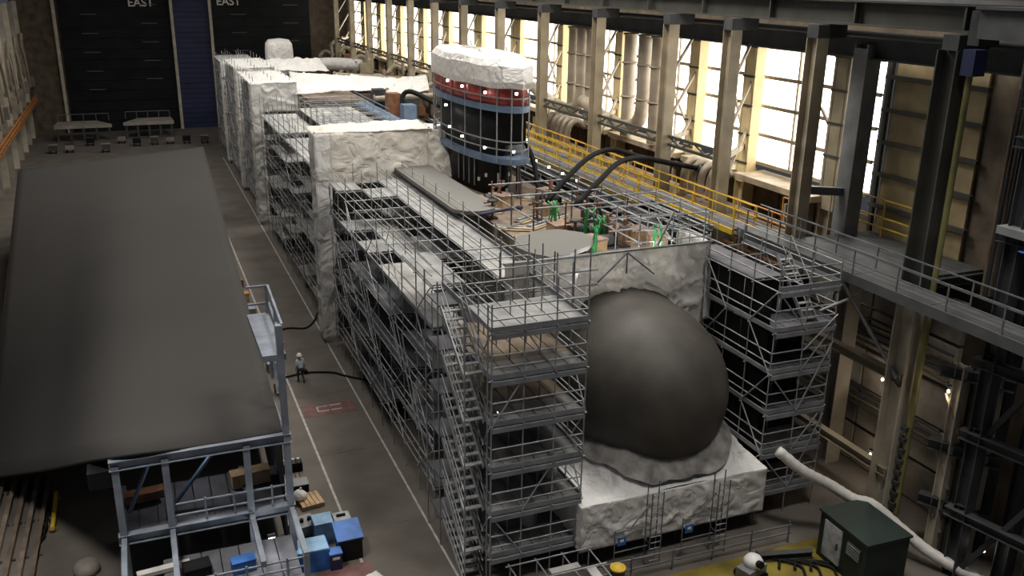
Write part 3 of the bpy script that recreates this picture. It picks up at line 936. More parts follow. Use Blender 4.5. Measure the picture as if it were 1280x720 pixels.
FAR = [(95, 108, 13.2, 'far scaffold behind the third white screen'), (111, 126, 13.4, 'farther scaffold behind the fourth white screen'), (128.5, 141, 12.6, 'farthest scaffold before the blue shutter door')]
for (ya, yb, tp, lab) in FAR:
    t = thing('far_scaffold', lab, 'scaffold', (13, ya, 0), 'far scaffolds')
    n = int((yb - ya) / 2.6)
    scaffold(t, [11.0, 12.8, 14.6], [ya + i * (yb - ya) / n for i in range(n + 1)], LV, tp + 1.4, lambda i, j, k: 'plank' if rnd.random() < .5 else None, 0.035, faces='L', toe=None, bay_planks=1)
    sheet(t, 'grey_net', (11.3, ya, 0.5), (11.3, yb, 0.5), (11.3, yb, tp), (11.3, ya, tp), 12, 12, 0.3, 'sheet_net', int(ya), 0.4)

t = thing('starboard_scaffold', 'dark boarded scaffold block right of the bow', 'scaffold', (26.7, 34, 0))
scaffold(t, [25.05, 26.7, 28.35], [30.4, 32.2, 34.0, 35.8, 37.6], [1.4, 3.4, 5.4, 7.4, 9.4, 11.3], 12.6, lambda i, j, k: 'plank_dark' if not (k == 5 and (i == 1 or j == 0)) else None, 0.032, m='tube', faces='FLR')
for (x0_, z0_, x1_, z1_) in ((26.7, 5.4, 28.3, 8.6), (26.7, 1.4, 28.3, 5.0), (26.7, 8.4, 28.4, 9.9)):
    tube(t, 'brace', (x0_, 30.3, z0_), (x1_, 30.3, z1_), 0.04, 'tube')
for k in range(5):
    z = (1.4, 3.4, 5.4, 7.4, 9.4)[k]
    for j in range(3):
        box(t, 'black_screen', (25.22, 32.0 + j * 2.1, z + .95), (0.04, 2.0, 1.7), 'black_panel')
    for i in range(2):
        box(t, 'black_screen', (25.9 + i * 1.6, 32.3, z + .95), (1.5, 0.04, 1.7), 'black_panel')
tube(t, 'outrigger', (27.3, 30.3, 10.2), (30.2, 30.3, 10.9), 0.06, 'tube')
st2 = thing('scaffold_stair', 'short steep stair between the top decks of the right-hand scaffold', 'stairs', (27.4, 32, 9.4))
for x in (27.0, 27.7):
    bar(st2, 'stringer', (x, 30.8, 9.5), (x, 33.2, 12.0), 0.05, 0.18, 'tube')
    tube(st2, 'handrail', (x, 30.8, 10.4), (x, 33.2, 12.9), 0.03, 'tube')
for q in range(9):
    box(st2, 'tread', (27.35, 30.95 + q * .26, 9.65 + q * .27), (0.7, 0.22, 0.05), 'plank')
t = thing('starboard_deck_scaffold', 'long grey boarded scaffold deck right of the casing', 'scaffold', (26, 55, 9))
scaffold(t, [24.2, 25.6, 26.8], [38.6 + i * 2.6 for i in range(16)], [9.4, 11.2], lambda x, y: 12.6 if x > 25 else 11.9, lambda i, j, k: (('plank' if rnd.random() < .4 else 'plank_dark') if rnd.random() < .6 else None) if k else 'plank_dark', 0.03, zb=6, faces='R', brace=False, toe='toe_board')
for k, (x, m_) in enumerate(((24.05, 'grey_steel'), (24.75, 'rubber'), (25.25, 'toe_board'), (26.2, 'grey_steel'), (27.15, 'rubber'), (27.6, 'toe_board'), (28.1, 'grey_steel'))):
    p_ = thing('long_service_beam', 'long service beam running beside the casing, %s from the fin side' % ordinal(k), 'beam', (x, 58, 11.3), 'service beams right of the casing')
    beam(p_, 'beam_run', (x, 40, 11.5), (x, 82, 11.5), .22, .3, m_)
    for j in range(7):
        box(p_, 'beam_clamp', (x, 42 + j * 6, 11.5), (.32, .3, .36), 'dark_steel')
# open tube frame over the bow deck
t = thing('foredeck_guard_scaffold', 'open tube frame with crossed rails above the foredeck curtain', 'scaffold', (23, 38, 11))
for x in (21.4, 23.2, 25.0):
    for y in (36.3, 38.6, 41.0):
        tube(t, 'standard', (x, y, 10.5), (x, y, 13.7), 0.035, 'tube')
for y in (36.3, 38.6, 41.0):
    for z in (12.3, 12.9, 13.5):
        tube(t, 'rail', (21.0, y, z), (25.4, y, z), 0.035, 'tube')
for x in (21.4, 23.2, 25.0):
    for z in (12.3, 13.5):
        tube(t, 'rail', (x, 36, z), (x, 41.3, z), 0.035, 'tube')
tube(t, 'brace', (22.3, 36.2, 12.0), (23.1, 36.2, 13.6), 0.05, 'tube')
tube(t, 'brace', (23.2, 36.4, 12.3), (25.0, 41.0, 12.3), 0.035, 'tube')
tube(t, 'brace', (25.0, 36.4, 12.3), (23.2, 41.0, 12.3), 0.035, 'tube')
# rails in front of the white curtain on the bow, left part
t = thing('bow_rail_frame', 'light guard-rail frame standing before the left part of the curtain', 'scaffold', (16, 35.6, 11))
for x in (14.6, 15.6, 16.6, 17.6, 18.4):
    tube(t, 'standard', (x, 35.4, 9.8), (x, 35.4, 12.6), 0.035, 'tube_dark')
for z in (10.8, 11.5, 12.2):
    tube(t, 'rail', (14.2, 35.4, z), (18.8, 35.4, z), 0.03, 'tube_dark')
tube(t, 'brace', (20.4, 35.6, 12.1), (20.4, 35.6, 11.1), 0.04, 'tube_dark')
tube(t, 'brace', (20.4, 35.6, 12.1), (18.9, 35.6, 10.8), 0.04, 'tube_dark')
tube(t, 'brace', (20.4, 35.6, 12.1), (21.9, 35.6, 10.9), 0.04, 'tube_dark')

# ================================================================== WHITE SHEETING
sk = thing('bow_skirt', 'white sheeted skirt and platform beneath the black bow', 'sheeting', (20.1, 31, 0.8))
sheet(sk, 'front_sheet', (15.45, 29.6, 0.95), (24.85, 29.6, 0.95), (24.85, 29.6, 3.15), (15.45, 29.6, 3.15), 60, 14, 0.22, 'sheet', 1, 0.55)
sheet(sk, 'end_sheet', (24.85, 29.6, 0.95), (24.85, 36.5, 0.95), (24.85, 36.5, 3.6), (24.85, 29.6, 3.15), 24, 10, 0.2, 'sheet', 2, 0.55)
sheet(sk, 'end_sheet', (15.45, 36.5, 0.95), (15.45, 29.6, 0.95), (15.45, 29.6, 3.15), (15.45, 36.5, 3.2), 24, 10, 0.2, 'sheet', 4, 0.55)
v, f = [], []
nx, ny = 64, 48
for j in range(ny + 1):
    for i in range(nx + 1):
        x, y = 15.45 + 9.4 * i / nx, 29.6 + 6.9 * j / ny
        d = math.hypot((x - HX) / 3.95, (y - YC) / 4.6)
        s = max(0, min(1, (1.3 - d) / 0.5)); s = s * s * (3 - 2 * s)
        q = Vector((x, y, 0))
        z = 3.15 + 1.35 * s * (1 if y > 31 else max(0, (y - 29.8) / 1.2)) + (0.14 * noise.noise(q * .8) + 0.14 * crease(q * .9) + .08 * crease(q * 1.9 + Vector((4, 4, 0)))) * min(1, (y - 29.6) / 1.0) + (0.10 * math.sin(d * 26 + 2 * noise.noise(q)) * s)
        if y > 33 and x > 23.2: z += 0.5 * min(1, (y - 33) / 2)
        v.append((x, y, z))
for j in range(ny):
    for i in range(nx):
        a = j * (nx + 1) + i
        f.append((a, a + 1, a + nx + 2, a + nx + 1))
mesh(sk, 'top_sheet', v, f, 'sheet')
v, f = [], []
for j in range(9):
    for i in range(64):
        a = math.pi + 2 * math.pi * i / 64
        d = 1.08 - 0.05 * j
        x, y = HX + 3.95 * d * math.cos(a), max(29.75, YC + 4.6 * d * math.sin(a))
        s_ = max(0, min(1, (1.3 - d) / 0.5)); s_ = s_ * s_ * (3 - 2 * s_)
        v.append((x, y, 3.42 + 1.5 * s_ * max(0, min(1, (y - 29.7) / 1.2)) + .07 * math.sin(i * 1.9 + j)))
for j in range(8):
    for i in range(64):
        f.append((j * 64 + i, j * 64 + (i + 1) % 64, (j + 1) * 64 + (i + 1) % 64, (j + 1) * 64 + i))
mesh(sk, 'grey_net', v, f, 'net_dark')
box(sk, 'platform_base', (20.15, 33.0, 1.2), (9.1, 6.4, 0.4), 'dark_steel')
for x in (15.9, 18.3, 20.6, 22.9, 24.5):
    for y in (30.2, 33, 36):
        tube(sk, 'prop', (x, y, 0), (x, y, 1.1), 0.07, 'dark_steel')

cu = thing('bow_curtain', 'white sheet curtain hung across the hull behind the black bow', 'sheeting', (20, 36.2, 6))
sheet(cu, 'curtain', (14.5, 36.15, 7.0), (25.3, 36.15, 7.0), (25.3, 36.15, 12.05), (14.5, 36.15, 12.0), 64, 26, 0.6, 'sheet', 5, 0.8)
sheet(cu, 'return_sheet', (25.3, 36.1, 7.2), (25.2, 39.0, 7.2), (25.2, 39.0, 12.0), (25.3, 36.1, 12.05), 14, 18, 0.3, 'sheet', 6, 0.6)
for k, x in enumerate((17.6, 19.9, 22.6)):
    lt = thing('curtain_lamp', 'work lamp glowing through the white bow curtain, %s from the left' % ordinal(k), 'lamp', (x, 36.75, 11.1), 'lamps behind the bow curtain')
    box(lt, 'housing', (x, 36.86, 11.45), (.22, .1, .2), 'dark_steel')
    box(lt, 'lens', (x, 36.79, 11.45), (.17, .05, .15), 'lamp_glow')
    d = bpy.data.lights.new('lens_light', 'POINT')
    d.energy = 150
    d.shadow_soft_size = .1
    place(bpy.data.objects.new('lens_light', d), Matrix.Translation((x, 36.68, 11.45)), lt)
tube(cu, 'head_rail', (14.4, 36.05, 12.02), (25.4, 36.05, 12.08), 0.06, 'tube')
sheet(cu, 'sheet_tail', (24.9, 35.7, 8.2), (25.9, 35.2, 8.4), (25.6, 35.8, 11.2), (25.0, 36.0, 11.4), 8, 12, 0.2, 'sheet', 7, 0.9)

SC = [(59.0, 10.35, 18.3, 14.45, 'second', 11.0), (93.0, 10.5, 15.0, 14.1, 'third', 11.3), (109.6, 10.8, 15.2, 14.1, 'fourth', 11.3), (127.2, 10.9, 15.6, 13.2, 'fifth', 10.5)]
for k, (y, xa, xb, zt, lab, zl) in enumerate(SC):
    w = thing('white_screen', 'white sheeted scaffold screen, %s screen back from the bow' % lab, 'sheeting', (xa, y, 0), 'white sheeted screens')
    sheet(w, 'front_sheet', (xa + 1.0, y, zl), (xb, y, zl), (xb, y + .2, zt), (xa + 1.0, y, zt), 24, 12, 0.3, 'sheet_cream' if k == 0 else 'sheet', 10 + k, 0.5)
    sheet(w, 'edge_sheet', (xa, y, 0.3), (xa + 1.05, y, 0.3), (xa + 1.05, y, zt), (xa, y, zt), 5, 40, 0.22, 'sheet', 20 + k, 0.8)
    sheet(w, 'side_sheet', (xa, y + 1.6, 0.3), (xa, y, 0.3), (xa, y, zt), (xa, y + 1.6, zt), 6, 40, 0.22, 'sheet', 30 + k, 0.8)
    sheet(w, 'roof_sheet', (xa, y, zt), (xb, y, zt), (xb, y + (3.5 if k == 0 else 12), zt + .1), (xa, y + (3.5 if k == 0 else 12), zt), 20, 12, 0.35, 'sheet_cream' if k == 0 else 'sheet', 40 + k, 0.5)
    for x in (xa + .1, xb - .2):
        tube(w, 'standard', (x, y + .2, 0 if x < xa + 1 else 10), (x, y + .2, zt + .1), 0.05, 'tube')
dr = tag(sheet(None, 'draped_end_sheet', (18.0, 58.9, 11.0), (19.6, 57.6, 11.4), (19.4, 59.6, 14.2), (18.0, 59.1, 14.5), 12, 14, 0.45, 'sheet_cream', 50, 0.9), 'bunched cream sheet hanging at the right end of the second screen', 'sheeting')
ROOF = [((14.6, 93.0, 12.9), (23.0, 90.0, 13.6), (27.5, 95.0, 13.8), (16.0, 104.0, 14.0), 'rumpled white roof sheet spread over the hull behind the boarded deck'),
        ((22.6, 88.0, 12.9), (27.2, 88.5, 13.6), (29.5, 97.0, 14.2), (23.0, 95.0, 13.5), 'rumpled white roof sheet farther right over the hull'),
        ((15.0, 108.0, 13.9), (21.0, 107.0, 13.7), (22.0, 118.0, 14.2), (15.2, 121.0, 14.0), 'white roof sheet before the wrapped white box'),
        ((21.0, 77.0, 12.2), (26.3, 73.5, 12.2), (25.0, 69.0, 12.3), (22.0, 72.0, 12.2), 'flat white sheet laid on the casing behind the fin staging')]
for k, (a, b, c_, d_, lab) in enumerate(ROOF):
    tag(sheet(None, 'roof_sheet', a, b, c_, d_, 24, 20, 0.7 if k < 3 else 0.15, 'sheet', 60 + k, 0.35), lab, 'sheeting')
wb = thing('wrapped_box', 'white wrapped box standing highest on the far end of the boat', 'wrapped box', (18.6, 128, 12.2))
v, f = [], []
nn = 16
for (s, z) in ((1.06, 12.2), (1.02, 13.2), (1.0, 14.6), (.96, 15.4), (.75, 15.9), (.02, 16.1)):
    for i in range(nn):
        a = 2 * math.pi * i / nn
        ca, sa = math.cos(a), math.sin(a)
        q = max(abs(ca), abs(sa)) ** -0.75
        v.append((18.6 + 1.75 * s * q * ca, 128.5 + 1.75 * s * q * sa, z + .1 * math.sin(i * 2.2)))
for j in range(5):
    for i in range(nn):
        f.append((j * nn + i, j * nn + (i + 1) % nn, (j + 1) * nn + (i + 1) % nn, (j + 1) * nn + i))
mesh(wb, 'wrapping', v, f, 'sheet')
box(wb, 'base_frame', (18.6, 128.5, 11.9), (4.0, 4.0, 0.6), 'tube')
tag(hose(None, 'white_sleeve', [(24.0, 128, 12.8), (26.5, 126, 12.9), (28.5, 124, 12.8)], 0.8, 'sheet', 10), 'long white wrapped cylinder lying at the far end of the boat', 'wrapped tube')
for k, (a, b, lab) in enumerate((((22.5, 112, 12.9), (29.8, 107.5, 12.6), 'long tan pipe lying across the far hull'), ((21.2, 87, 13.0), (28.0, 84.5, 13.5), 'long tan pipe lying just behind the fin staging'), ((21, 107, 12.6), (29.5, 101, 12.4), 'second long tan pipe lying below the far one'))):
    p_ = thing('long_pipe', lab, 'pipe', a)
    tube(p_, 'pipe_run', a, b, 0.28, 'duct', 10)
    tube(p_, 'pipe_flange', a, Vector(a).lerp(Vector(b), .02), 0.4, 'duct', 10)

rm = random.Random(21)
for k in range(14):
    y, x = 92 + k * 4.6, rm.uniform(28.5, 31.8)
    h = rm.uniform(10.5, 13.5)
    v_ = thing('vent_machine', 'brown ventilating machine before the far windows, %s from the near end' % ordinal(k), 'machine', (x, y, 0), 'machines before the far windows')
    box(v_, 'stand', (x, y, 4.5), (1.6, 1.6, 9.0), 'wall_brown')
    box(v_, 'casing', (x, y, h - 1), (rm.uniform(1.2, 2.2), 1.8, rm.uniform(1.4, 2.4)), ('wall_brown', 'drab_steel', 'rust')[k % 3])
    hose(v_, 'bent_pipe', [(x - 1.0, y, h - 1.2), (x - 1.3, y + .3, h + .2), (x - .4, y + .6, h + 1.0), (x + 1.0, y + .8, h + .4)], .3, ('duct', 'drab_steel')[k % 2], 8)
    tube(v_, 'stack', (x + .4, y - .4, h), (x + .4, y - .4, h + 1.8), .22, 'duct', 8)
    bar(v_, 'railing', (x - 1.2, y - 1.2, h + .4), (x - 1.2, y + 1.6, h + .4), .09, .09, 'rust')

# ================================================================== CLUTTER ON THE CASING
bd = thing('blue_deck_module', 'blue lilac equipment platform behind the second white screen', 'platform', (20.5, 82, 12.3))
box(bd, 'platform', (20.6, 83.5, 12.25), (1.4, 13, 0.3), 'blue_steel')
for k in range(5):
    box(bd, 'machine', (21.9 + (k % 2) * .9, 77.5 + k * 2.6, 12.9), (1.1, 1.3, 1.5 + .4 * (k % 3)), ('blue_steel', 'dark_steel', 'rust', 'dark_steel', 'dark_steel')[k])
for z in (12.9, 13.4):
    tube(bd, 'rail', (20.0, 77, z), (20.0, 90, z), 0.04, 'blue_steel')
bh = thing('black_arched_hose', 'black hose arching over the blue equipment platform', 'hose', (23, 80, 12))
hose(bh, 'hose_run', [(22.2, 79.5, 12.1), (22.2, 80.5, 13.8), (23.0, 80.0, 14.4), (25.0, 76.5, 13.3), (27.0, 74, 12.8)], 0.22, 'rubber')

CAB = [([(20.9, 45.8, 12.2), (22.4, 46.8, 13.1), (25.2, 49.2, 13.9), (27.4, 50.4, 14.0), (29.0, 49.4, 13.6), (30.6, 48.3, 13.3)], 'thick black cable arching from the casing to the windows, farther one'),
       ([(21.7, 43.8, 12.4), (23.8, 45.2, 13.3), (26.0, 47.0, 13.9), (28.0, 47.9, 13.9), (30.0, 47.8, 13.5), (31.6, 47.2, 13.2)], 'thick black cable arching from the casing to the windows, nearer one'),
       ([(22.7, 53.2, 14.2), (22.8, 52.2, 13.2), (22.7, 51.4, 12.2), (22.6, 50.8, 11.6)], 'black cable hanging from the right end of the fin staging'),
       ([(24.5, 70, 11.9), (26.0, 72, 12.4), (28.5, 71.5, 12.3), (30.0, 70.5, 12.4)], 'black pipe lying between fin staging and windows')]
for (p, lab) in CAB:
    c = thing('black_cable', lab, 'cable', p[0], 'black cables')
    hose(c, 'cable_run', p, 0.16, 'rubber', 8)
    tube(c, 'cable_end', p[-1], (p[-1][0] + .4, p[-1][1], p[-1][2] - .2), 0.24, 'dark_steel', 8)

gi = 0
for (x, y, h) in ((19.9, 42.7, 1.5), (20.2, 43.3, 1.1), (20.9, 40.6, 1.5), (21.3, 40.2, 1.2), (20.2, 38.2, 1.3), (22.8, 37.0, 1.4), (21.7, 40.9, .9)):
    g_ = thing('green_hose_bundle', 'bundle of bright green hoses on the foredeck, %s in the group' % ordinal(gi), 'hoses', (x, y, 11.2), 'green hose bundles')
    gi += 1
    for k in range(4):
        dx, dy = rnd.uniform(-.25, .25), rnd.uniform(-.25, .25)
        hose(g_, 'green_hose', [(x + dx, y + dy, 11.2), (x + dx * 1.3, y + dy, 11.2 + h * .5), (x + dx * .7, y + dy * 1.3, 11.2 + h), (x + dx * 1.6, y - dy * .5, 11.2 + h * 1.2)], 0.045, 'green', 6, 4)

kinds = [('valve_stand', 'rusty valve stand on the foredeck', 'valve stand'), ('equipment_crate', 'tan equipment crate on the foredeck', 'crate'), ('pump_unit', 'dark pump unit on the foredeck', 'pump'), ('board_stack', 'small stack of loose boards on the foredeck', 'boards')]
rc = random.Random(5)
DK = []
for k in range(34):
    x, y = rc.uniform(17.9, 24.0), rc.uniform(38.5, 50.5)
    if x < 20.4 and y < 41.2:
        x += 2.4
    DK.append((x, y, k % 4))
cnt = [0, 0, 0, 0]
for (x, y, kd) in DK:
    nm, lab, cat = kinds[kd]
    lab = lab + ', ' + ['nearest', 'second', 'third', 'fourth', 'fifth', 'sixth', 'seventh', 'eighth', 'ninth'][cnt[kd]] + ' in its scattered group'
    cnt[kd] += 1
    g_ = thing(nm, lab, cat, (x, y, 11.2), nm.replace('_', ' ') + 's on the foredeck')
    if kd == 0:
        tube(g_, 'stem', (x, y, 11.2), (x, y, 12.3 + .5 * rc.random()), 0.09, 'rust')
        tube(g_, 'arm', (x - .5, y, 12.2), (x + .5, y + .2, 12.3), 0.07, 'rust')
        lathe(g_, 'hand_wheel', (x, y, 12.3), [(0.05, -.04), (0.3, -.03), (0.3, .04), (0.05, .05)], 'dark_steel', 10)
        box(g_, 'foot', (x, y, 11.3), (0.5, 0.5, 0.12), 'dark_steel')
    elif kd == 1:
        rz = rc.uniform(-.4, .4)
        box(g_, 'case', (x, y, 11.55), (0.9, 1.2, 0.6), 'timber', rz)
        box(g_, 'lid', (x, y, 11.9), (0.98, 1.28, 0.1), 'pink_clutter', rz)
        box(g_, 'batten', (x, y, 11.3), (1.0, 0.2, 0.1), 'timber_dark', rz)
    elif kd == 2:
        tube(g_, 'motor', (x - .5, y, 11.65), (x + .4, y, 11.65), 0.3, 'dark_steel', 10)
        box(g_, 'bed', (x, y, 11.3), (1.3, 0.6, 0.14), 'dark_steel')
        tube(g_, 'outlet', (x + .3, y, 11.7), (x + .5, y, 12.5), 0.1, 'rust')
        tube(g_, 'flywheel', (x + .4, y, 11.65), (x + .5, y, 11.65), 0.4, 'rubber', 12)
    else:
        rz = rc.uniform(-.8, .8)
        for q in range(4):
            box(g_, 'board', (x + rc.uniform(-.15, .15), y + (q - 1.5) * .24, 11.3 + .06 * (q % 2)), (1.9, .2, .06), ('timber', 'plank_pale', 'timber_dark', 'plank')[q], rz)
        tube(g_, 'loose_tube', (x - .8, y - .5, 11.45), (x + .9, y + .5, 11.5), 0.04, 'tube')
# tube frames standing over the foredeck
t = thing('tubular_gantry', 'brown and grey tube frame standing over the foredeck clutter', 'frame', (21, 45, 11.2))
for x in (18.2, 20.0, 21.8, 23.6):
    for y in (41.5, 44.5, 47.5):
        tube(t, 'standard', (x, y, 11), (x, y, 13.2), 0.05, 'rust' if (x + y) % 2 > 1 else 'tube_dark')
for y in (41.5, 44.5, 47.5):
    tube(t, 'rail', (18.0, y, 13.0), (23.8, y, 13.0), 0.045, 'tube')
for x in (18.2, 21.8):
    tube(t, 'rail', (x, 41, 12.4), (x, 48, 12.4), 0.045, 'tube')
tb = thing('blue_pipe', 'thin dark blue pipe across the casing before the grey cover', 'pipe', (17, 45, 11.9))
tube(tb, 'pipe_run', (16.4, 44.6, 12.1), (19.0, 45.4, 12.1), 0.08, 'door_blue')
tube(tb, 'pipe_end', (18.9, 45.35, 12.1), (19.2, 45.45, 12.1), 0.13, 'dark_steel')
bn = thing('sheet_bundle', 'pale bundle of sheeting hung in the stepped scaffold above the aisle', 'bundle', (12, 41.4, 3))
for k in range(2):
    x, y = 11.9 + k * .75, 41.2 - k * .3
    lathe(bn, 'bundle_bag', (x, y, 3.0), [(0.1, 0.0), (0.32, .2), (0.38, .8), (0.3, 1.3), (0.12, 1.7), (0.05, 1.9)], 'sheet_net' if k else 'flex', 10)
tube(bn, 'carrying_bar', (11.4, 41.3, 4.9), (13.2, 40.8, 4.9), 0.06, 'tube')
for k, (x, y, z, lab) in enumerate(((14.6, 32.8, 3.45, 'white cone of bundled cloth on a middle deck of the front scaffold'), (14.0, 31.8, 1.45, 'small white cone of cloth on the lowest deck of the front scaffold'), (15.1, 32.0, 3.45, 'white cloth hanging beside the work lamp of the front scaffold'))):
    c = thing('cloth_cone', lab, 'cloth', (x, y, z))
    lathe(c, 'cloth', (x, y, z), [(0.38, 0), (0.3, .35), (0.2, .8), (0.1, 1.2), (0.03, 1.5)], 'flex', 10)
    tube(c, 'top_cord', (x, y, z + 1.4), (x, y, z + 1.9), 0.02, 'rubber')

# ================================================================== FRONT FLOOR, RIGHT
for k, (x, y0_) in enumerate(((18.7, 29.1), (21.9, 28.9))):
    l = thing('ladder_tower', ('left' if k == 0 else 'right') + ' narrow ladder tower leaning at the white skirt', 'ladder', (x, y0_, 0), 'ladder towers at the skirt')
    for dx in (-.27, .27):
        for dy in (-.25, .15):
            tube(l, 'stile', (x + dx, y0_ + dy, 0), (x + dx, y0_ + dy, 3.9 if dy > 0 else 3.6), 0.03, 'tube_dark')
    for q in range(12):
        tube(l, 'rung', (x - .27, y0_ - .25, 0.3 + q * .29), (x + .27, y0_ - .25, 0.3 + q * .29), 0.022, 'tube')
        if q % 3 == 0:
            tube(l, 'side_rail', (x - .27, y0_ - .25, 0.3 + q * .29), (x - .27, y0_ + .15, 0.3 + q * .29), 0.02, 'tube_dark')
    for z in (1.0, 2.0):
        tube(l, 'platform_rail', (x - 1.9, y0_ - .1, z), (x - .3, y0_ - .1, z), 0.03, 'tube_dark')
    tube(l, 'platform_post', (x - 1.9, y0_ - .1, 0), (x - 1.9, y0_ - .1, 2.1), 0.03, 'tube_dark')
    tube(l, 'platform_brace', (x - 1.2, y0_ - .1, 2.0), (x - .3, y0_ - .1, 3.0), 0.03, 'tube_dark')
    sg = thing('blue_safety_sign', ('left' if k == 0 else 'right') + ' small blue safety sign by a ladder tower', 'sign', (x - 1.6, y0_ - .16, 1.3), 'blue signs at the skirt')
    box(sg, 'sign_plate', (x - 1.6, y0_ - .16, 1.55), (0.4, 0.03, 0.4), 'skip_blue')
    box(sg, 'sign_symbol', (x - 1.6, y0_ - .18, 1.58), (0.18, 0.02, 0.12), 'white_paint')
rl = thing('floor_rail', 'low tube barrier along the floor in front of the skirt', 'barrier', (20, 28.3, 0))
tube(rl, 'rail', (15.2, 28.4, 1.0), (25.4, 28.2, 0.9), 0.04, 'tube_dark')
tube(rl, 'rail', (15.2, 28.4, 0.5), (25.4, 28.2, 0.5), 0.04, 'tube_dark')
for k in range(6):
    tube(rl, 'post', (15.3 + k * 2, 28.4 - k * .04, 0), (15.3 + k * 2, 28.4 - k * .04, 1.1), 0.04, 'tube_dark')
t = thing('low_walk_frame', 'low tube walkway frame at the foot of the front scaffold', 'scaffold', (13.8, 28.6, 0))
for x in (12.2, 13.4, 14.6, 15.8):
    for y in (27.0, 29.4):
        tube(t, 'standard', (x, y, 0), (x, y, 1.3), 0.035, 'tube')
    tube(t, 'transom', (x, 26.8, 1.2), (x, 29.6, 1.2), 0.035, 'tube')
for y in (27.0, 28.2, 29.4):
    tube(t, 'ledger', (12.0, y, 1.25), (16.0, y, 1.25), 0.035, 'tube')
box(t, 'plank', (14.2, 28.4, 1.3), (1.3, .35, .07), 'plank_pale')
box(t, 'plank', (15.2, 27.6, 1.3), (.4, .9, .07), 'plank_pale')
dm = thing('yellow_drum', 'yellow-topped drum on the floor below the skirt corner', 'drum', (16.4, 28.2, 0))
lathe(dm, 'drum_body', (16.45, 28.0, 0), [(0.3, 0), (0.32, .05), (0.31, .4), (0.33, .45), (0.31, .5), (0.31, .95), (0.33, 1.0)], 'dark_steel', 18)
lathe(dm, 'drum_lid', (16.45, 28.0, 1.0), [(0.34, 0), (0.34, .06), (0.28, .08), (0.27, .05), (0.02, .05)], 'yellow', 18)

gb = thing('green_container', 'dark green equipment container with white door panel by the hose', 'container', (27.0, 25.7, 0))
ang = math.atan2(-2.98, 1.16)
GC = Vector((27.0, 25.55, 0))
GM = Matrix.Translation(GC) @ Matrix.Rotation(-.03, 4, 'Z')


def gbox(name, c, s, m, p=gb):
    w = GM @ Vector(c)
    return box(p, name, tuple(w), s, m, rz=-.03)


gbox('body', (0, 0, 1.1), (2.2, 2.9, 2.2), 'green_dark')
gbox('roof', (0, 0, 2.25), (2.35, 3.05, 0.1), 'green_dark')
gbox('door', (-1.13, .55, 1.15), (0.06, 1.1, 1.7), 'sheet_net')
gbox('door_handle', (-1.18, .2, 1.15), (0.06, 0.06, 0.3), 'dark_steel')
gbox('vent', (-1.13, -.75, 1.5), (0.06, 0.8, 0.6), 'dark_steel')
for q in range(5):
    gbox('vent_slat', (-1.17, -.75, 1.28 + q * .11), (0.04, 0.76, 0.05), 'grey_steel')
tag(hose(None, 'white_hose', [(25.0, 29.2, 4.2), (25.9, 28.5, 3.4), (27.1, 28.0, 2.7), (27.9, 27.3, 2.2), (28.5, 26.7, 2.1), (29.3, 25.6, 1.3), (29.9, 24.5, .7), (30.8, 22.9, .3), (31.4, 21.6, .25)], 0.25, 'flex', 10, 7, 0.04), 'long white flexible air hose snaking across the bottom right', 'hose')
wd = thing('floor_cleaner', 'small white and grey wheeled machine on the yellow floor', 'machine', (22.2, 26.6, 0))
box(wd, 'chassis', (22.2, 26.7, .35), (1.2, .7, .4), 'grey_steel', .3)
lathe(wd, 'tank', (22.3, 26.75, .5), [(0.4, 0), (0.42, .25), (0.32, .42), (0.02, .5)], 'white_paint', 14)
tube(wd, 'intake', (22.3, 26.4, .8), (22.3, 26.2, .85), 0.16, 'rubber', 10)
for dx in (-.45, .45):
    for dy in (-.35, .35):
        tube(wd, 'wheel', (22.2 + dx, 26.7 + dy - .05, .16), (22.2 + dx, 26.7 + dy + .05, .16), 0.16, 'rubber', 10)
for k in range(4):
    a = (23.0 + k * .6, 26.9 - .3 * k, .12)
    hs = hose(None, 'floor_cable', [a, (a[0] + .5, a[1] + .5, .1), (a[0] + 1.1, a[1] + .1, .12), (a[0] + 1.6, a[1] - .5, .1), (a[0] + 1.3, a[1] - 1.2, .1)], 0.06, 'rubber', 6, 4)
    tag(hs, 'black cable lying on the yellow floor, %s from the white machine' % ordinal(k), 'cable', 'cables on the yellow floor')
t = thing('fallen_beam', 'dark steel beam lying on the yellow floor', 'beam', (24.4, 27.3, 0))
beam(t, 'beam_bar', (23.2, 27.5, .2), (25.6, 26.9, .2), .3, .3, 'dark_steel')
box(t, 'end_plate', (23.2, 27.5, .2), (.06, .4, .4), 'dark_steel')

# ================================================================== LEFT BAY
cv = thing('grey_unit_cover', 'vast plain dark grey cover over the unit left of the aisle', 'cover', (-2, 66, 0))
near = [Vector((-8.9, 46.8, 0.2)), Vector((-2.3, 34.0, 6.6)), Vector((4.1, 34.1, 6.62))]
farl, farr = Vector((-10.6, 94.0, 6.8)), Vector((6.2, 101.5, 6.8))
NU, NV = 28, 40
near_curve = spline([near[0], near[0].lerp(near[1], .52), near[1] + Vector((-.3, .3, 0.0)), near[1].lerp(near[2], .5), near[2]], 7)
v, f = [], []
for s_ in (0, 1):
    for j in range(NV + 1):
        for i in range(NU + 1):
            u, w = i / NU, j / NV
            a_ = near_curve[i]
            p = a_.lerp(farl.lerp(farr, u), w)
            p.z += 0.05 * math.sin(math.pi * w) * math.sin(math.pi * u) - 0.12 * s_
            v.append(p)
W_, N_ = NU + 1, (NU + 1) * (NV + 1)
for j in range(NV):
    for i in range(NU):
        q = j * W_ + i
        f.append((q, q + 1, q + 1 + W_, q + W_))
        f.append((N_ + q, N_ + q + W_, N_ + q + 1 + W_, N_ + q + 1))
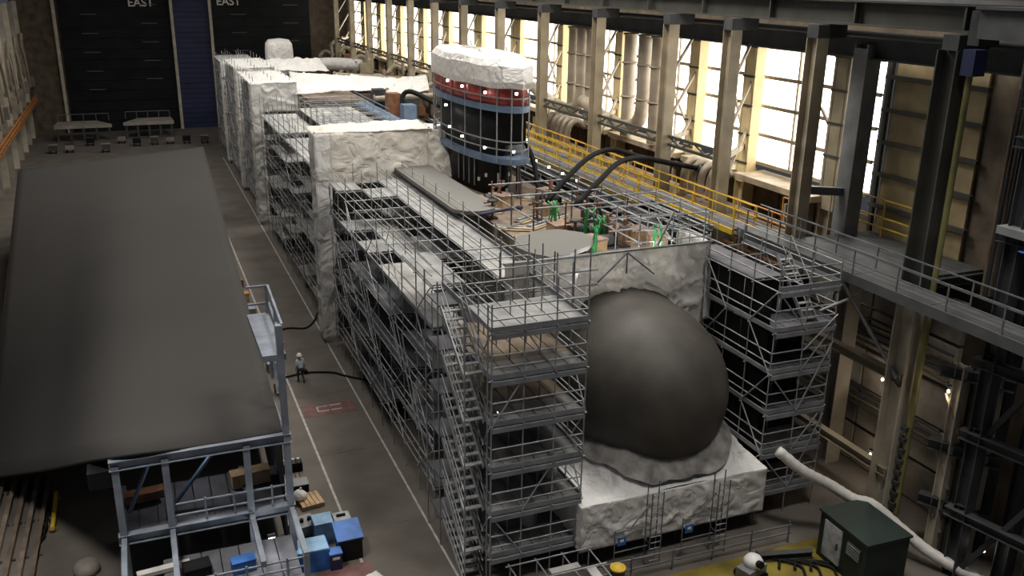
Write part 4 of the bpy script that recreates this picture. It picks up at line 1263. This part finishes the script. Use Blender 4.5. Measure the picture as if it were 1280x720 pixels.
ed = list(range(W_)) + [j * W_ + NU for j in range(1, NV + 1)] + [NV * W_ + i for i in range(NU - 1, -1, -1)] + [j * W_ for j in range(NV - 1, 0, -1)]
for i in range(len(ed)):
    f.append((ed[i], N_ + ed[i], N_ + ed[(i + 1) % len(ed)], ed[(i + 1) % len(ed)]))
mesh(cv, 'top_sheet', v, f, 'grey_cover')
bar(cv, 'side_sheet', (4.1, 35, 3.6), (6.2, 101.5, 3.6), 0.1, 5.9, 'grey_cover')
bar(cv, 'side_sheet', (6.2, 101.5, 3.6), (-10.6, 94, 3.6), 0.1, 5.9, 'grey_cover')

fr = thing('blue_staging', 'grey blue steel staging frame holding the front of the grey cover', 'staging', (1, 33, 0))
S = 'staging_steel'
XS = (-2.2, -0.42, 2.63, 4.22)
for i, x in enumerate(XS):
    bar(fr, 'leg', (x, 34, 0), (x, 34, 11.2 if i == 3 else 6.3), 0.26, 0.26, S)
    if i in (0, 3):
        bar(fr, 'leg', (x, 30.5, 0), (x, 30.5, 3.1), 0.22, 0.22, S)
for z in (6.35, 3.1):
    beam(fr, 'main_beam', (-2.4, 34, z), (4.4, 34, z), 0.34, 0.4, S)
for z in (3.1,):
    for x in XS:
        bar(fr, 'side_beam', (x, 30.4, z), (x, 38, z), 0.2, 0.26, S)
    bar(fr, 'front_beam', (-2.3, 30.5, z - 1.0), (4.3, 30.5, z - 1.0), 0.2, 0.26, S)
for (z, y0_) in ((3.7, 34.0), (4.2, 34.0), (2.6, 30.5), (3.0, 30.5), (1.2, 30.5), (1.7, 30.5)):
    tube(fr, 'guard_rail', (-0.4, y0_, z), (4.2, y0_, z), 0.045, S)
for x in (0.9, 2.0, 3.5):
    tube(fr, 'rail_post', (x, 34, 3.2), (x, 34, 4.3), 0.045, S)
    tube(fr, 'rail_post', (x, 30.5, 1.0), (x, 30.5, 3.1), 0.045, S)
for i in range(9):
    box(fr, 'deck_plank', (-2.0 + i * .72, 36.0, 3.02), (.68, 3.7, .08), 'plank_dark')
    if i > 1: box(fr, 'deck_plank', (-2.0 + i * .72, 32.2, 1.9), (.68, 3.2, .08), 'plank_dark')
# tall side platform
box(fr, 'side_platform', (4.0, 36.6, 9.8), (0.9, 5.0, 0.25), S)
for z in (10.4, 11.2):
    bar(fr, 'side_rail', (4.35, 34.0, z), (4.5, 39.0, z), 0.09, 0.09, S)
    bar(fr, 'side_rail', (3.6, 39.0, z), (4.5, 39.0, z), 0.09, 0.09, S)
for y in (36.5, 39.0):
    bar(fr, 'side_post', (4.43, y, 6.8), (4.43, y, 11.2), 0.13, 0.13, S)
bar(fr, 'side_brace', (4.3, 34.2, 7.2), (4.4, 36.4, 9.6), 0.1, 0.1, S)
bar(fr, 'side_brace', (4.3, 36.4, 7.2), (4.4, 38.6, 9.6), 0.1, 0.1, S)
for x0_, x1_ in ((-2.0, -.5), (-.3, 2.5)):
    bar(fr, 'under_brace', (x0_, 35.5, 3.3), (x1_, 36.8, 6.0), 0.12, 0.12, 'blue_steel')
for k in range(5):
    bar(fr, 'roof_beam', (-2.2 + k * 1.6, 34, 6.2), (-2.2 + k * 1.6, 48, 6.2), 0.18, 0.24, S)
box(fr, 'black_motor', (-2.75, 34.6, 5.7), (0.9, 0.9, 0.7), 'rubber')
for k, (c_, s_, m_, lab) in enumerate((((2.9, 36.6, 3.4), (1.6, .6, .6), 'timber', 'pale timber crate on the deck under the grey cover'), ((-1.4, 36.5, 3.45), (1.5, .5, .35), 'rust', 'rusty box on the deck under the grey cover'), ((2.0, 32.0, 2.2), (0.9, .5, .5), 'skip_blue', 'bright blue box on the lower staging deck'), ((0.3, 32.4, 2.15), (1.0, .7, .4), 'rubber', 'black case on the lower staging deck'), ((-.9, 33.0, 2.05), (1.9, .3, .14), 'flex', 'pale plank lying on the lower staging deck'))):
    g_ = thing('stored_box', lab, 'box', (c_[0], c_[1], c_[2] - s_[2] / 2))
    box(g_, 'case', c_, s_, m_, .1)
    box(g_, 'lid', (c_[0], c_[1], c_[2] + s_[2] / 2), (s_[0] * 1.03, s_[1] * 1.05, .06), m_, .1)

for k, (x, y) in enumerate(((0.9, 36.9), (3.2, 32.6))):  # lamps added to brighten the dark decks under the cover
    z = (5.9, 2.75)[k]
    l = thing('staging_fill_lamp', ('upper' if k == 0 else 'lower') + ' added fill lamp inside the blue grey staging', 'lamp', (x, y, z), 'fill lamps in the staging')
    box(l, 'housing', (x, y, z + .1), (.3, .12, .12), 'dark_steel')
    box(l, 'lens', (x, y, z + .02), (.24, .09, .04), 'lamp_glow')
    d = bpy.data.lights.new('lens_light', 'POINT')
    d.energy = (70, 20)[k]
    d.shadow_soft_size = .1
    place(bpy.data.objects.new('lens_light', d), Matrix.Translation((x, y, z - .2)), l)

# skips, pallets and boxes at the foot of the staging
b = thing('blue_skip', 'open blue skip beside the staging at the bottom of the aisle', 'skip', (4.75, 34.1, 0))
for (c_, s_) in (((4.75, 34.6, .5), (1.7, .08, 1.0)), ((4.75, 33.6, .5), (1.7, .08, 1.0)), ((3.9, 34.1, .5), (.08, 1.0, 1.0)), ((5.6, 34.1, .5), (.08, 1.0, 1.0))):
    box(b, 'skip_side', c_, s_, 'skip_blue')
box(b, 'skip_lid', (4.75, 34.1, 1.03), (1.7, 1.05, .06), 'light_blue')
b = thing('blue_bin', 'bright blue lidded bin with black front right of the skip', 'bin', (6.6, 34.3, 0))
box(b, 'bin_body', (6.6, 34.3, .5), (1.0, .9, 1.0), 'rubber')
box(b, 'bin_lid', (6.6, 34.5, 1.1), (1.15, 1.2, .16), 'skip_blue', 0, .25)
b = thing('small_blue_bin', 'small dark blue bin with white label between skip and bin', 'bin', (5.75, 33.6, 0))
box(b, 'bin_body', (5.85, 33.6, .4), (.5, .5, .8), 'door_blue')
box(b, 'bin_rim', (5.85, 33.6, .82), (.56, .56, .06), 'skip_blue')
box(b, 'bin_label', (5.85, 33.34, .62), (.3, .02, .12), 'white_paint')
b = thing('pale_blue_case', 'pale blue case with clutter behind the blue bins', 'case', (6.0, 36.0, 0))
box(b, 'case', (5.8, 36.0, .5), (.9, .9, 1.0), 'light_blue')
box(b, 'lid', (6.6, 35.9, .75), (.8, .7, .5), 'sheet_net')
box(b, 'handle', (6.6, 35.9, 1.05), (.4, .1, .1), 'rubber')
b = thing('grey_tool_tray', 'grey tool tray with black knobs behind the blue skip', 'tray', (4.9, 36.6, 0))
box(b, 'tray', (4.95, 36.6, .4), (1.2, 1.0, .5), 'grey_steel', .2)
for k in range(3):
    tube(b, 'knob', (4.6 + k * .35, 36.5 + k * .08, .65), (4.6 + k * .35, 36.5 + k * .08, .8), .09, 'rubber', 8)


def pallet(x, y, rz, m, lab, n=5):
    p = thing('pallet', lab, 'pallet', (x, y, 0), 'pallets by the staging')
    for i in range(n):
        a = Matrix.Rotation(rz, 3, 'Z') @ Vector(((i - (n - 1) / 2) * 1.1 / n, 0, 0))
        box(p, 'top_slat', (x + a.x, y + a.y, .2), (.95 / n, 1.2, .04), m, rz)
    for j in (-.5, 0, .5):
        a = Matrix.Rotation(rz, 3, 'Z') @ Vector((0, j, 0))
        box(p, 'bearer', (x + a.x, y + a.y, .09), (1.1, .1, .16), m, rz)


pallet(5.75, 39.1, .15, 'timber', 'pale timber pallet on the floor beside the staging')
pallet(5.35, 41.7, 0, 'timber_dark', 'dark pallet farthest back beside the staging')
b = thing('white_bag', 'white crumpled bag on the timber pallet', 'bag', (5.35, 39.3, .25))
lathe(b, 'bag', (5.3, 39.3, .22), [(.1, 0), (.34, .08), (.36, .25), (.2, .4), (.04, .5)], 'sheet', 9)
tube(b, 'bag_neck', (5.3, 39.3, .65), (5.4, 39.3, .8), .05, 'sheet')
b = thing('bottle_rack', 'black rack holding four pale bottles on the dark pallet', 'rack', (5.35, 41.9, .2))
box(b, 'rack', (5.3, 42.1, .45), (1.2, .5, .5), 'rubber')
for k in range(4):
    tube(b, 'bottle', (4.95 + k * .25, 41.95, .5), (4.95 + k * .25, 41.95, .95), .07, 'flex', 8)
b = thing('black_case', 'black flat case on the floor in front of the dark pallet', 'case', (5.3, 40.5, 0))
box(b, 'case', (5.3, 40.5, .2), (1.2, .7, .4), 'rubber')
box(b, 'lid', (5.3, 40.5, .42), (1.24, .74, .05), 'grey_steel')
tag(box(None, 'red_floor_mat', (6.2, 32.6, .02), (2.2, 1.8, .04), 'floor_paint_red'), 'worn red mat on the floor before the blue bins', 'mat')
tag(sheet(None, 'white_floor_sheet', (6.0, 31.0, .3), (7.6, 31.6, .3), (7.3, 32.3, .35), (5.6, 31.6, .35), 12, 8, .2, 'flex', 77, 1.2), 'crumpled white sheet at the bottom edge of the aisle', 'sheet')

# long rails and timbers at bottom left
for k in range(5):
    x = -8.1 + k * .52
    r_ = thing('floor_rail_bar', 'long dark rail lying on the bottom left floor, %s from the left' % ordinal(k), 'rail', (x, 41, 0), 'rails on the bottom left floor')
    beam(r_, 'rail_bar', (x - .12, 34, .16), (x + .1, 46.0, .16), .2, .24, 'timber_dark' if k % 2 else 'wall_brown')
    for y in (36, 39, 42, 45):
        box(r_, 'rail_clip', (x, y, .03), (.4, .14, .06), 'dark_steel')
yb_ = thing('yellow_bar', 'short bright yellow bar on the bottom left floor', 'bar', (-5.5, 42.2, 0))
tube(yb_, 'bar', (-5.5, 40.6, .25), (-5.52, 43.9, .25), .1, 'yellow', 8)
for y in (40.8, 43.7):
    box(yb_, 'chock', (-5.5, y, .08), (.4, .15, .16), 'timber_dark')
bx_ = thing('timber_block', 'pale timber block at the left edge of the floor', 'block', (-8.3, 44.6, 0))
box(bx_, 'block', (-8.35, 44.8, .5), (.6, .9, 1.0), 'timber')
box(bx_, 'foot', (-8.35, 44.0, .15), (.7, .6, .3), 'rubber')
sb_ = thing('scrap_heap', 'small dark heap of chain beside the rails', 'scrap', (-5.9, 41, 0))
for k in range(6):
    hose(sb_, 'chain_loop', [(-5.95 + .1 * k, 40 + .5 * k, .1), (-5.8, 40.4 + .5 * k, .2), (-6.0 + .05 * k, 40.8 + .5 * k, .12), (-6.1, 40.3 + .5 * k, .1)], .05, 'rubber', 6, 4)
tag(lathe(None, 'paper_roll', (-4.0, 37.0, 0), [(0.5, 0), (0.55, .2), (.45, .45), (.2, .55), (.02, .56)], 'wall_grey', 12), 'low pale bundle at the bottom edge near the rails', 'bundle')

# small things along the right edge of the cover
rs = random.Random(8)
for k in range(7):
    y = 52 + k * 3.6
    x = 6.35 + rs.uniform(-.1, .15)
    g_ = thing('aisle_box', 'small box beside the grey cover along the aisle line, %s from the near end' % ordinal(k), 'box', (x, y, 0), 'boxes along the aisle line')
    box(g_, 'case', (x, y, .3), (.5, .7, .6), ('rust', 'grey_steel', 'timber')[k % 3], rs.uniform(-.3, .3))
    box(g_, 'lid', (x, y, .62), (.55, .75, .06), ('timber_dark', 'sheet_net', 'orange')[k % 3])

# pale tables before the east doors
for k, (xa, xb, ya) in enumerate(((-11.5, -3.6, 152), (-2.0, 5.3, 153))):
    tb_ = thing('work_bench', ('left' if k == 0 else 'right') + ' pale trapezoid platform before the black east door', 'platform', ((xa + xb) / 2, ya, 0), 'platforms before the east doors')
    cut = 2.2
    pl_ = [(xa, ya - 1), (xb, ya - 1), (xb - cut, ya + 3.4), (xa + .3, ya + 3.4)] if k == 0 else [(xa, ya - 1), (xb, ya - 1), (xb - .2, ya + 3.4), (xa + cut, ya + 3.4)]
    prism(tb_, 'top_plate', pl_, 2.0, 2.5, 'wall_pale')
    for q in range(5):
        x = xa + .4 + q * (xb - xa - .8) / 4
        bar(tb_, 'leg', (x, ya - .7, 0), (x, ya - .7, 2.0), .3, .3, 'dark_steel')
        tube(tb_, 'rail_post', (x, ya + 2.8, 2.5), (x, ya + 2.8, 3.6), .06, 'tube_dark')
    tube(tb_, 'rail', (xa + .4, ya + 2.8, 3.6), (xb - .4, ya + 2.8, 3.6), .06, 'tube_dark')
for k in range(10):
    x = -11 + k * 2.2 + rs.uniform(-.4, .4)
    y = 143 + rs.uniform(-3, 5)
    g_ = thing('far_trolley', 'small dark trolley on the floor before the east door, %s from the left' % ordinal(k), 'trolley', (x, y, 0), 'trolleys before the east door')
    box(g_, 'body', (x, y, .8), (1.1, .8, .7), ('dark_steel', 'wall_grey', 'rubber')[k % 3])
    box(g_, 'top', (x, y, 1.2), (1.2, .9, .1), ('wall_grey', 'dark_steel', 'door_blue')[k % 3])
    for dx in (-.4, .4):
        box(g_, 'wheel', (x + dx, y, .22), (.15, .8, .44), 'rubber')

# ---------------------------------------------------------------- hoses across the aisle
for k, (p, lab) in enumerate((([(6.9, 62.0, .06), (8.4, 62.7, .06), (9.6, 62.3, .06), (10.4, 63.4, .06), (10.9, 64.5, .3)], 'dark hose across the aisle near the white screen'), ([(6.7, 54.1, .06), (8.3, 54.4, .06), (9.8, 53.9, .06), (10.5, 53.1, .06), (11.7, 51.9, .06)], 'dark hose across the aisle behind the worker'))):
    tag(hose(None, 'floor_hose', p, .07, 'rubber', 6), lab, 'hose')

# ---------------------------------------------------------------- the worker in the aisle
def skin_mesh(name, verts, edges, radii, mname, parent, sub=2):
    me = bpy.data.meshes.new(name)
    me.from_pydata(verts, edges, [])
    o = bpy.data.objects.new('tmp_skin', me)
    col.objects.link(o)
    sm = o.modifiers.new('skin', 'SKIN')
    for i, r in enumerate(radii):
        sv = me.skin_vertices[0].data[i]
        sv.radius = (r, r) if not isinstance(r, tuple) else r
        sv.use_root = (i == 0)
    ss = o.modifiers.new('sub', 'SUBSURF')
    ss.levels = sub
    bpy.context.view_layer.update()
    out = bpy.data.meshes.new_from_object(o.evaluated_get(bpy.context.evaluated_depsgraph_get()))
    bpy.data.objects.remove(o)
    out.materials.clear()
    out.materials.append(M[mname])
    for q in out.polygons: q.use_smooth = True
    ob = bpy.data.objects.new(name, out)
    return place(ob, PM, parent)


PL = (7.75, 53.2, 0)
PM = Matrix.Translation(PL) @ Matrix.Rotation(.25, 4, 'Z') @ Matrix.Scale(1.06, 4)
pe = thing('person', 'worker in white helmet, pale top and dark trousers walking the aisle', 'person', PL)
# facing +Y, mid stride
J = {'pelvis': (0, 0, .95), 'waist': (0, .01, 1.10), 'chest': (0, .03, 1.30), 'neckb': (0, .04, 1.46), 'neck': (0, .05, 1.53), 'head': (0, .07, 1.64), 'crown': (0, .07, 1.72),
     'hl': (-.10, 0, .90), 'kl': (-.11, .16, .52), 'al': (-.11, .10, .09), 'tl': (-.11, .25, .05),
     'hr': (.10, 0, .90), 'kr': (.11, .02, .50), 'ar': (.11, -.22, .13), 'tr': (.11, -.08, .05),
     'sl': (-.19, .03, 1.42), 'el': (-.25, -.06, 1.14), 'wl': (-.26, .05, .90), 'fl': (-.26, .08, .80),
     'sr': (.19, .03, 1.42), 'er': (.26, .02, 1.14), 'wr': (.29, .06, .88), 'fr': (.29, .07, .78)}
RD = {'pelvis': (.15, .11), 'waist': (.13, .10), 'chest': (.16, .11), 'neckb': .07, 'neck': .055, 'head': (.085, .10), 'crown': .07, 'hl': .09, 'kl': .058, 'al': .04, 'tl': .04, 'hr': .09, 'kr': .058, 'ar': .04, 'tr': .04,
      'sl': .06, 'el': .045, 'wl': .03, 'fl': .025, 'sr': .06, 'er': .045, 'wr': .03, 'fr': .025}
ED = [('pelvis', 'waist'), ('waist', 'chest'), ('chest', 'neckb'), ('neckb', 'neck'), ('neck', 'head'), ('head', 'crown'), ('pelvis', 'hl'), ('hl', 'kl'), ('kl', 'al'), ('al', 'tl'), ('pelvis', 'hr'), ('hr', 'kr'), ('kr', 'ar'), ('ar', 'tr'),
      ('chest', 'sl'), ('sl', 'el'), ('el', 'wl'), ('wl', 'fl'), ('chest', 'sr'), ('sr', 'er'), ('er', 'wr'), ('wr', 'fr')]


def grow(name, keys, mname, k, parent):
    keys = list(keys)
    idx = {a: i for i, a in enumerate(keys)}
    e = [(idx[a], idx[b]) for a, b in ED if a in idx and b in idx]
    r = [tuple(q * k for q in RD[a]) if isinstance(RD[a], tuple) else RD[a] * k for a in keys]
    return skin_mesh(name, [J[a] for a in keys], e, r, mname, parent)


body = grow('body', J.keys(), 'skin', 1.0, pe)
# fingers: four and a thumb on each hand
for s, w in (('l', -1), ('r', 1)):
    bx, by, bz = J['f' + s]
    for q in range(4):
        yy = by - .03 + q * .02
        ln = (.07, .085, .08, .06)[q]
        skin_mesh('finger', [(bx, yy, bz), (bx - w * .012, yy + .004, bz - ln * .55), (bx - w * .03, yy + .006, bz - ln)], [(0, 1), (1, 2)], [.011, .010, .008], 'skin', body, 1)
    skin_mesh('thumb', [(bx, by + .03, bz + .04), (bx - w * .015, by + .055, bz + .01), (bx - w * .02, by + .06, bz - .02)], [(0, 1), (1, 2)], [.012, .011, .009], 'skin', body, 1)
grow('trousers', ['pelvis', 'hl', 'kl', 'al', 'hr', 'kr', 'ar'], 'cloth_dark', 1.22, pe)
grow('jacket', ['waist', 'chest', 'neckb', 'pelvis', 'sl', 'el', 'wl', 'sr', 'er', 'wr'], 'cloth_pale', 1.25, pe)
for s in ('l', 'r'):
    skin_mesh('boot', [J['a' + s], (J['a' + s][0], J['a' + s][1] + .02, .06), J['t' + s]], [(0, 1), (1, 2)], [.06, .06, .05], 'rubber', pe, 2)


def plathe(name, c, prof, mname, n=14):
    v, f = [], []
    for r, h in prof:
        for j in range(n):
            a = 2 * math.pi * j / n
            v.append((c[0] + r * math.cos(a), c[1] + r * 1.12 * math.sin(a), c[2] + h))
    for i in range(len(prof) - 1):
        for j in range(n):
            f.append((i * n + j, i * n + (j + 1) % n, (i + 1) * n + (j + 1) % n, (i + 1) * n + j))
    f.append(tuple((len(prof) - 1) * n + j for j in range(n)))
    me = bpy.data.meshes.new(name)
    me.from_pydata(v, [], f)
    me.materials.append(M[mname])
    for q in me.polygons: q.use_smooth = True
    return place(bpy.data.objects.new(name, me), PM, pe)


plathe('helmet', (0, .07, 1.68), [(.17, 0), (.165, .015), (.135, .02), (.13, .07), (.10, .12), (.05, .145), (.01, .15)], 'white_paint')
bw = PM @ Vector((.33, .08, .45))
bg = thing('tool_bag', 'black bag hanging from the right hand of the worker', 'bag', tuple(bw))
box(bg, 'bag_body', (bw.x, bw.y, bw.z + .13), (.18, .42, .27), 'rubber', .25)
tube(bg, 'bag_handle', (bw.x, bw.y - .1, bw.z + .26), (bw.x - .03, bw.y, bw.z + .36), .012, 'rubber')
tube(bg, 'bag_handle', (bw.x, bw.y + .1, bw.z + .26), (bw.x - .03, bw.y, bw.z + .36), .012, 'rubber')
print('objects', len(bpy.data.objects))
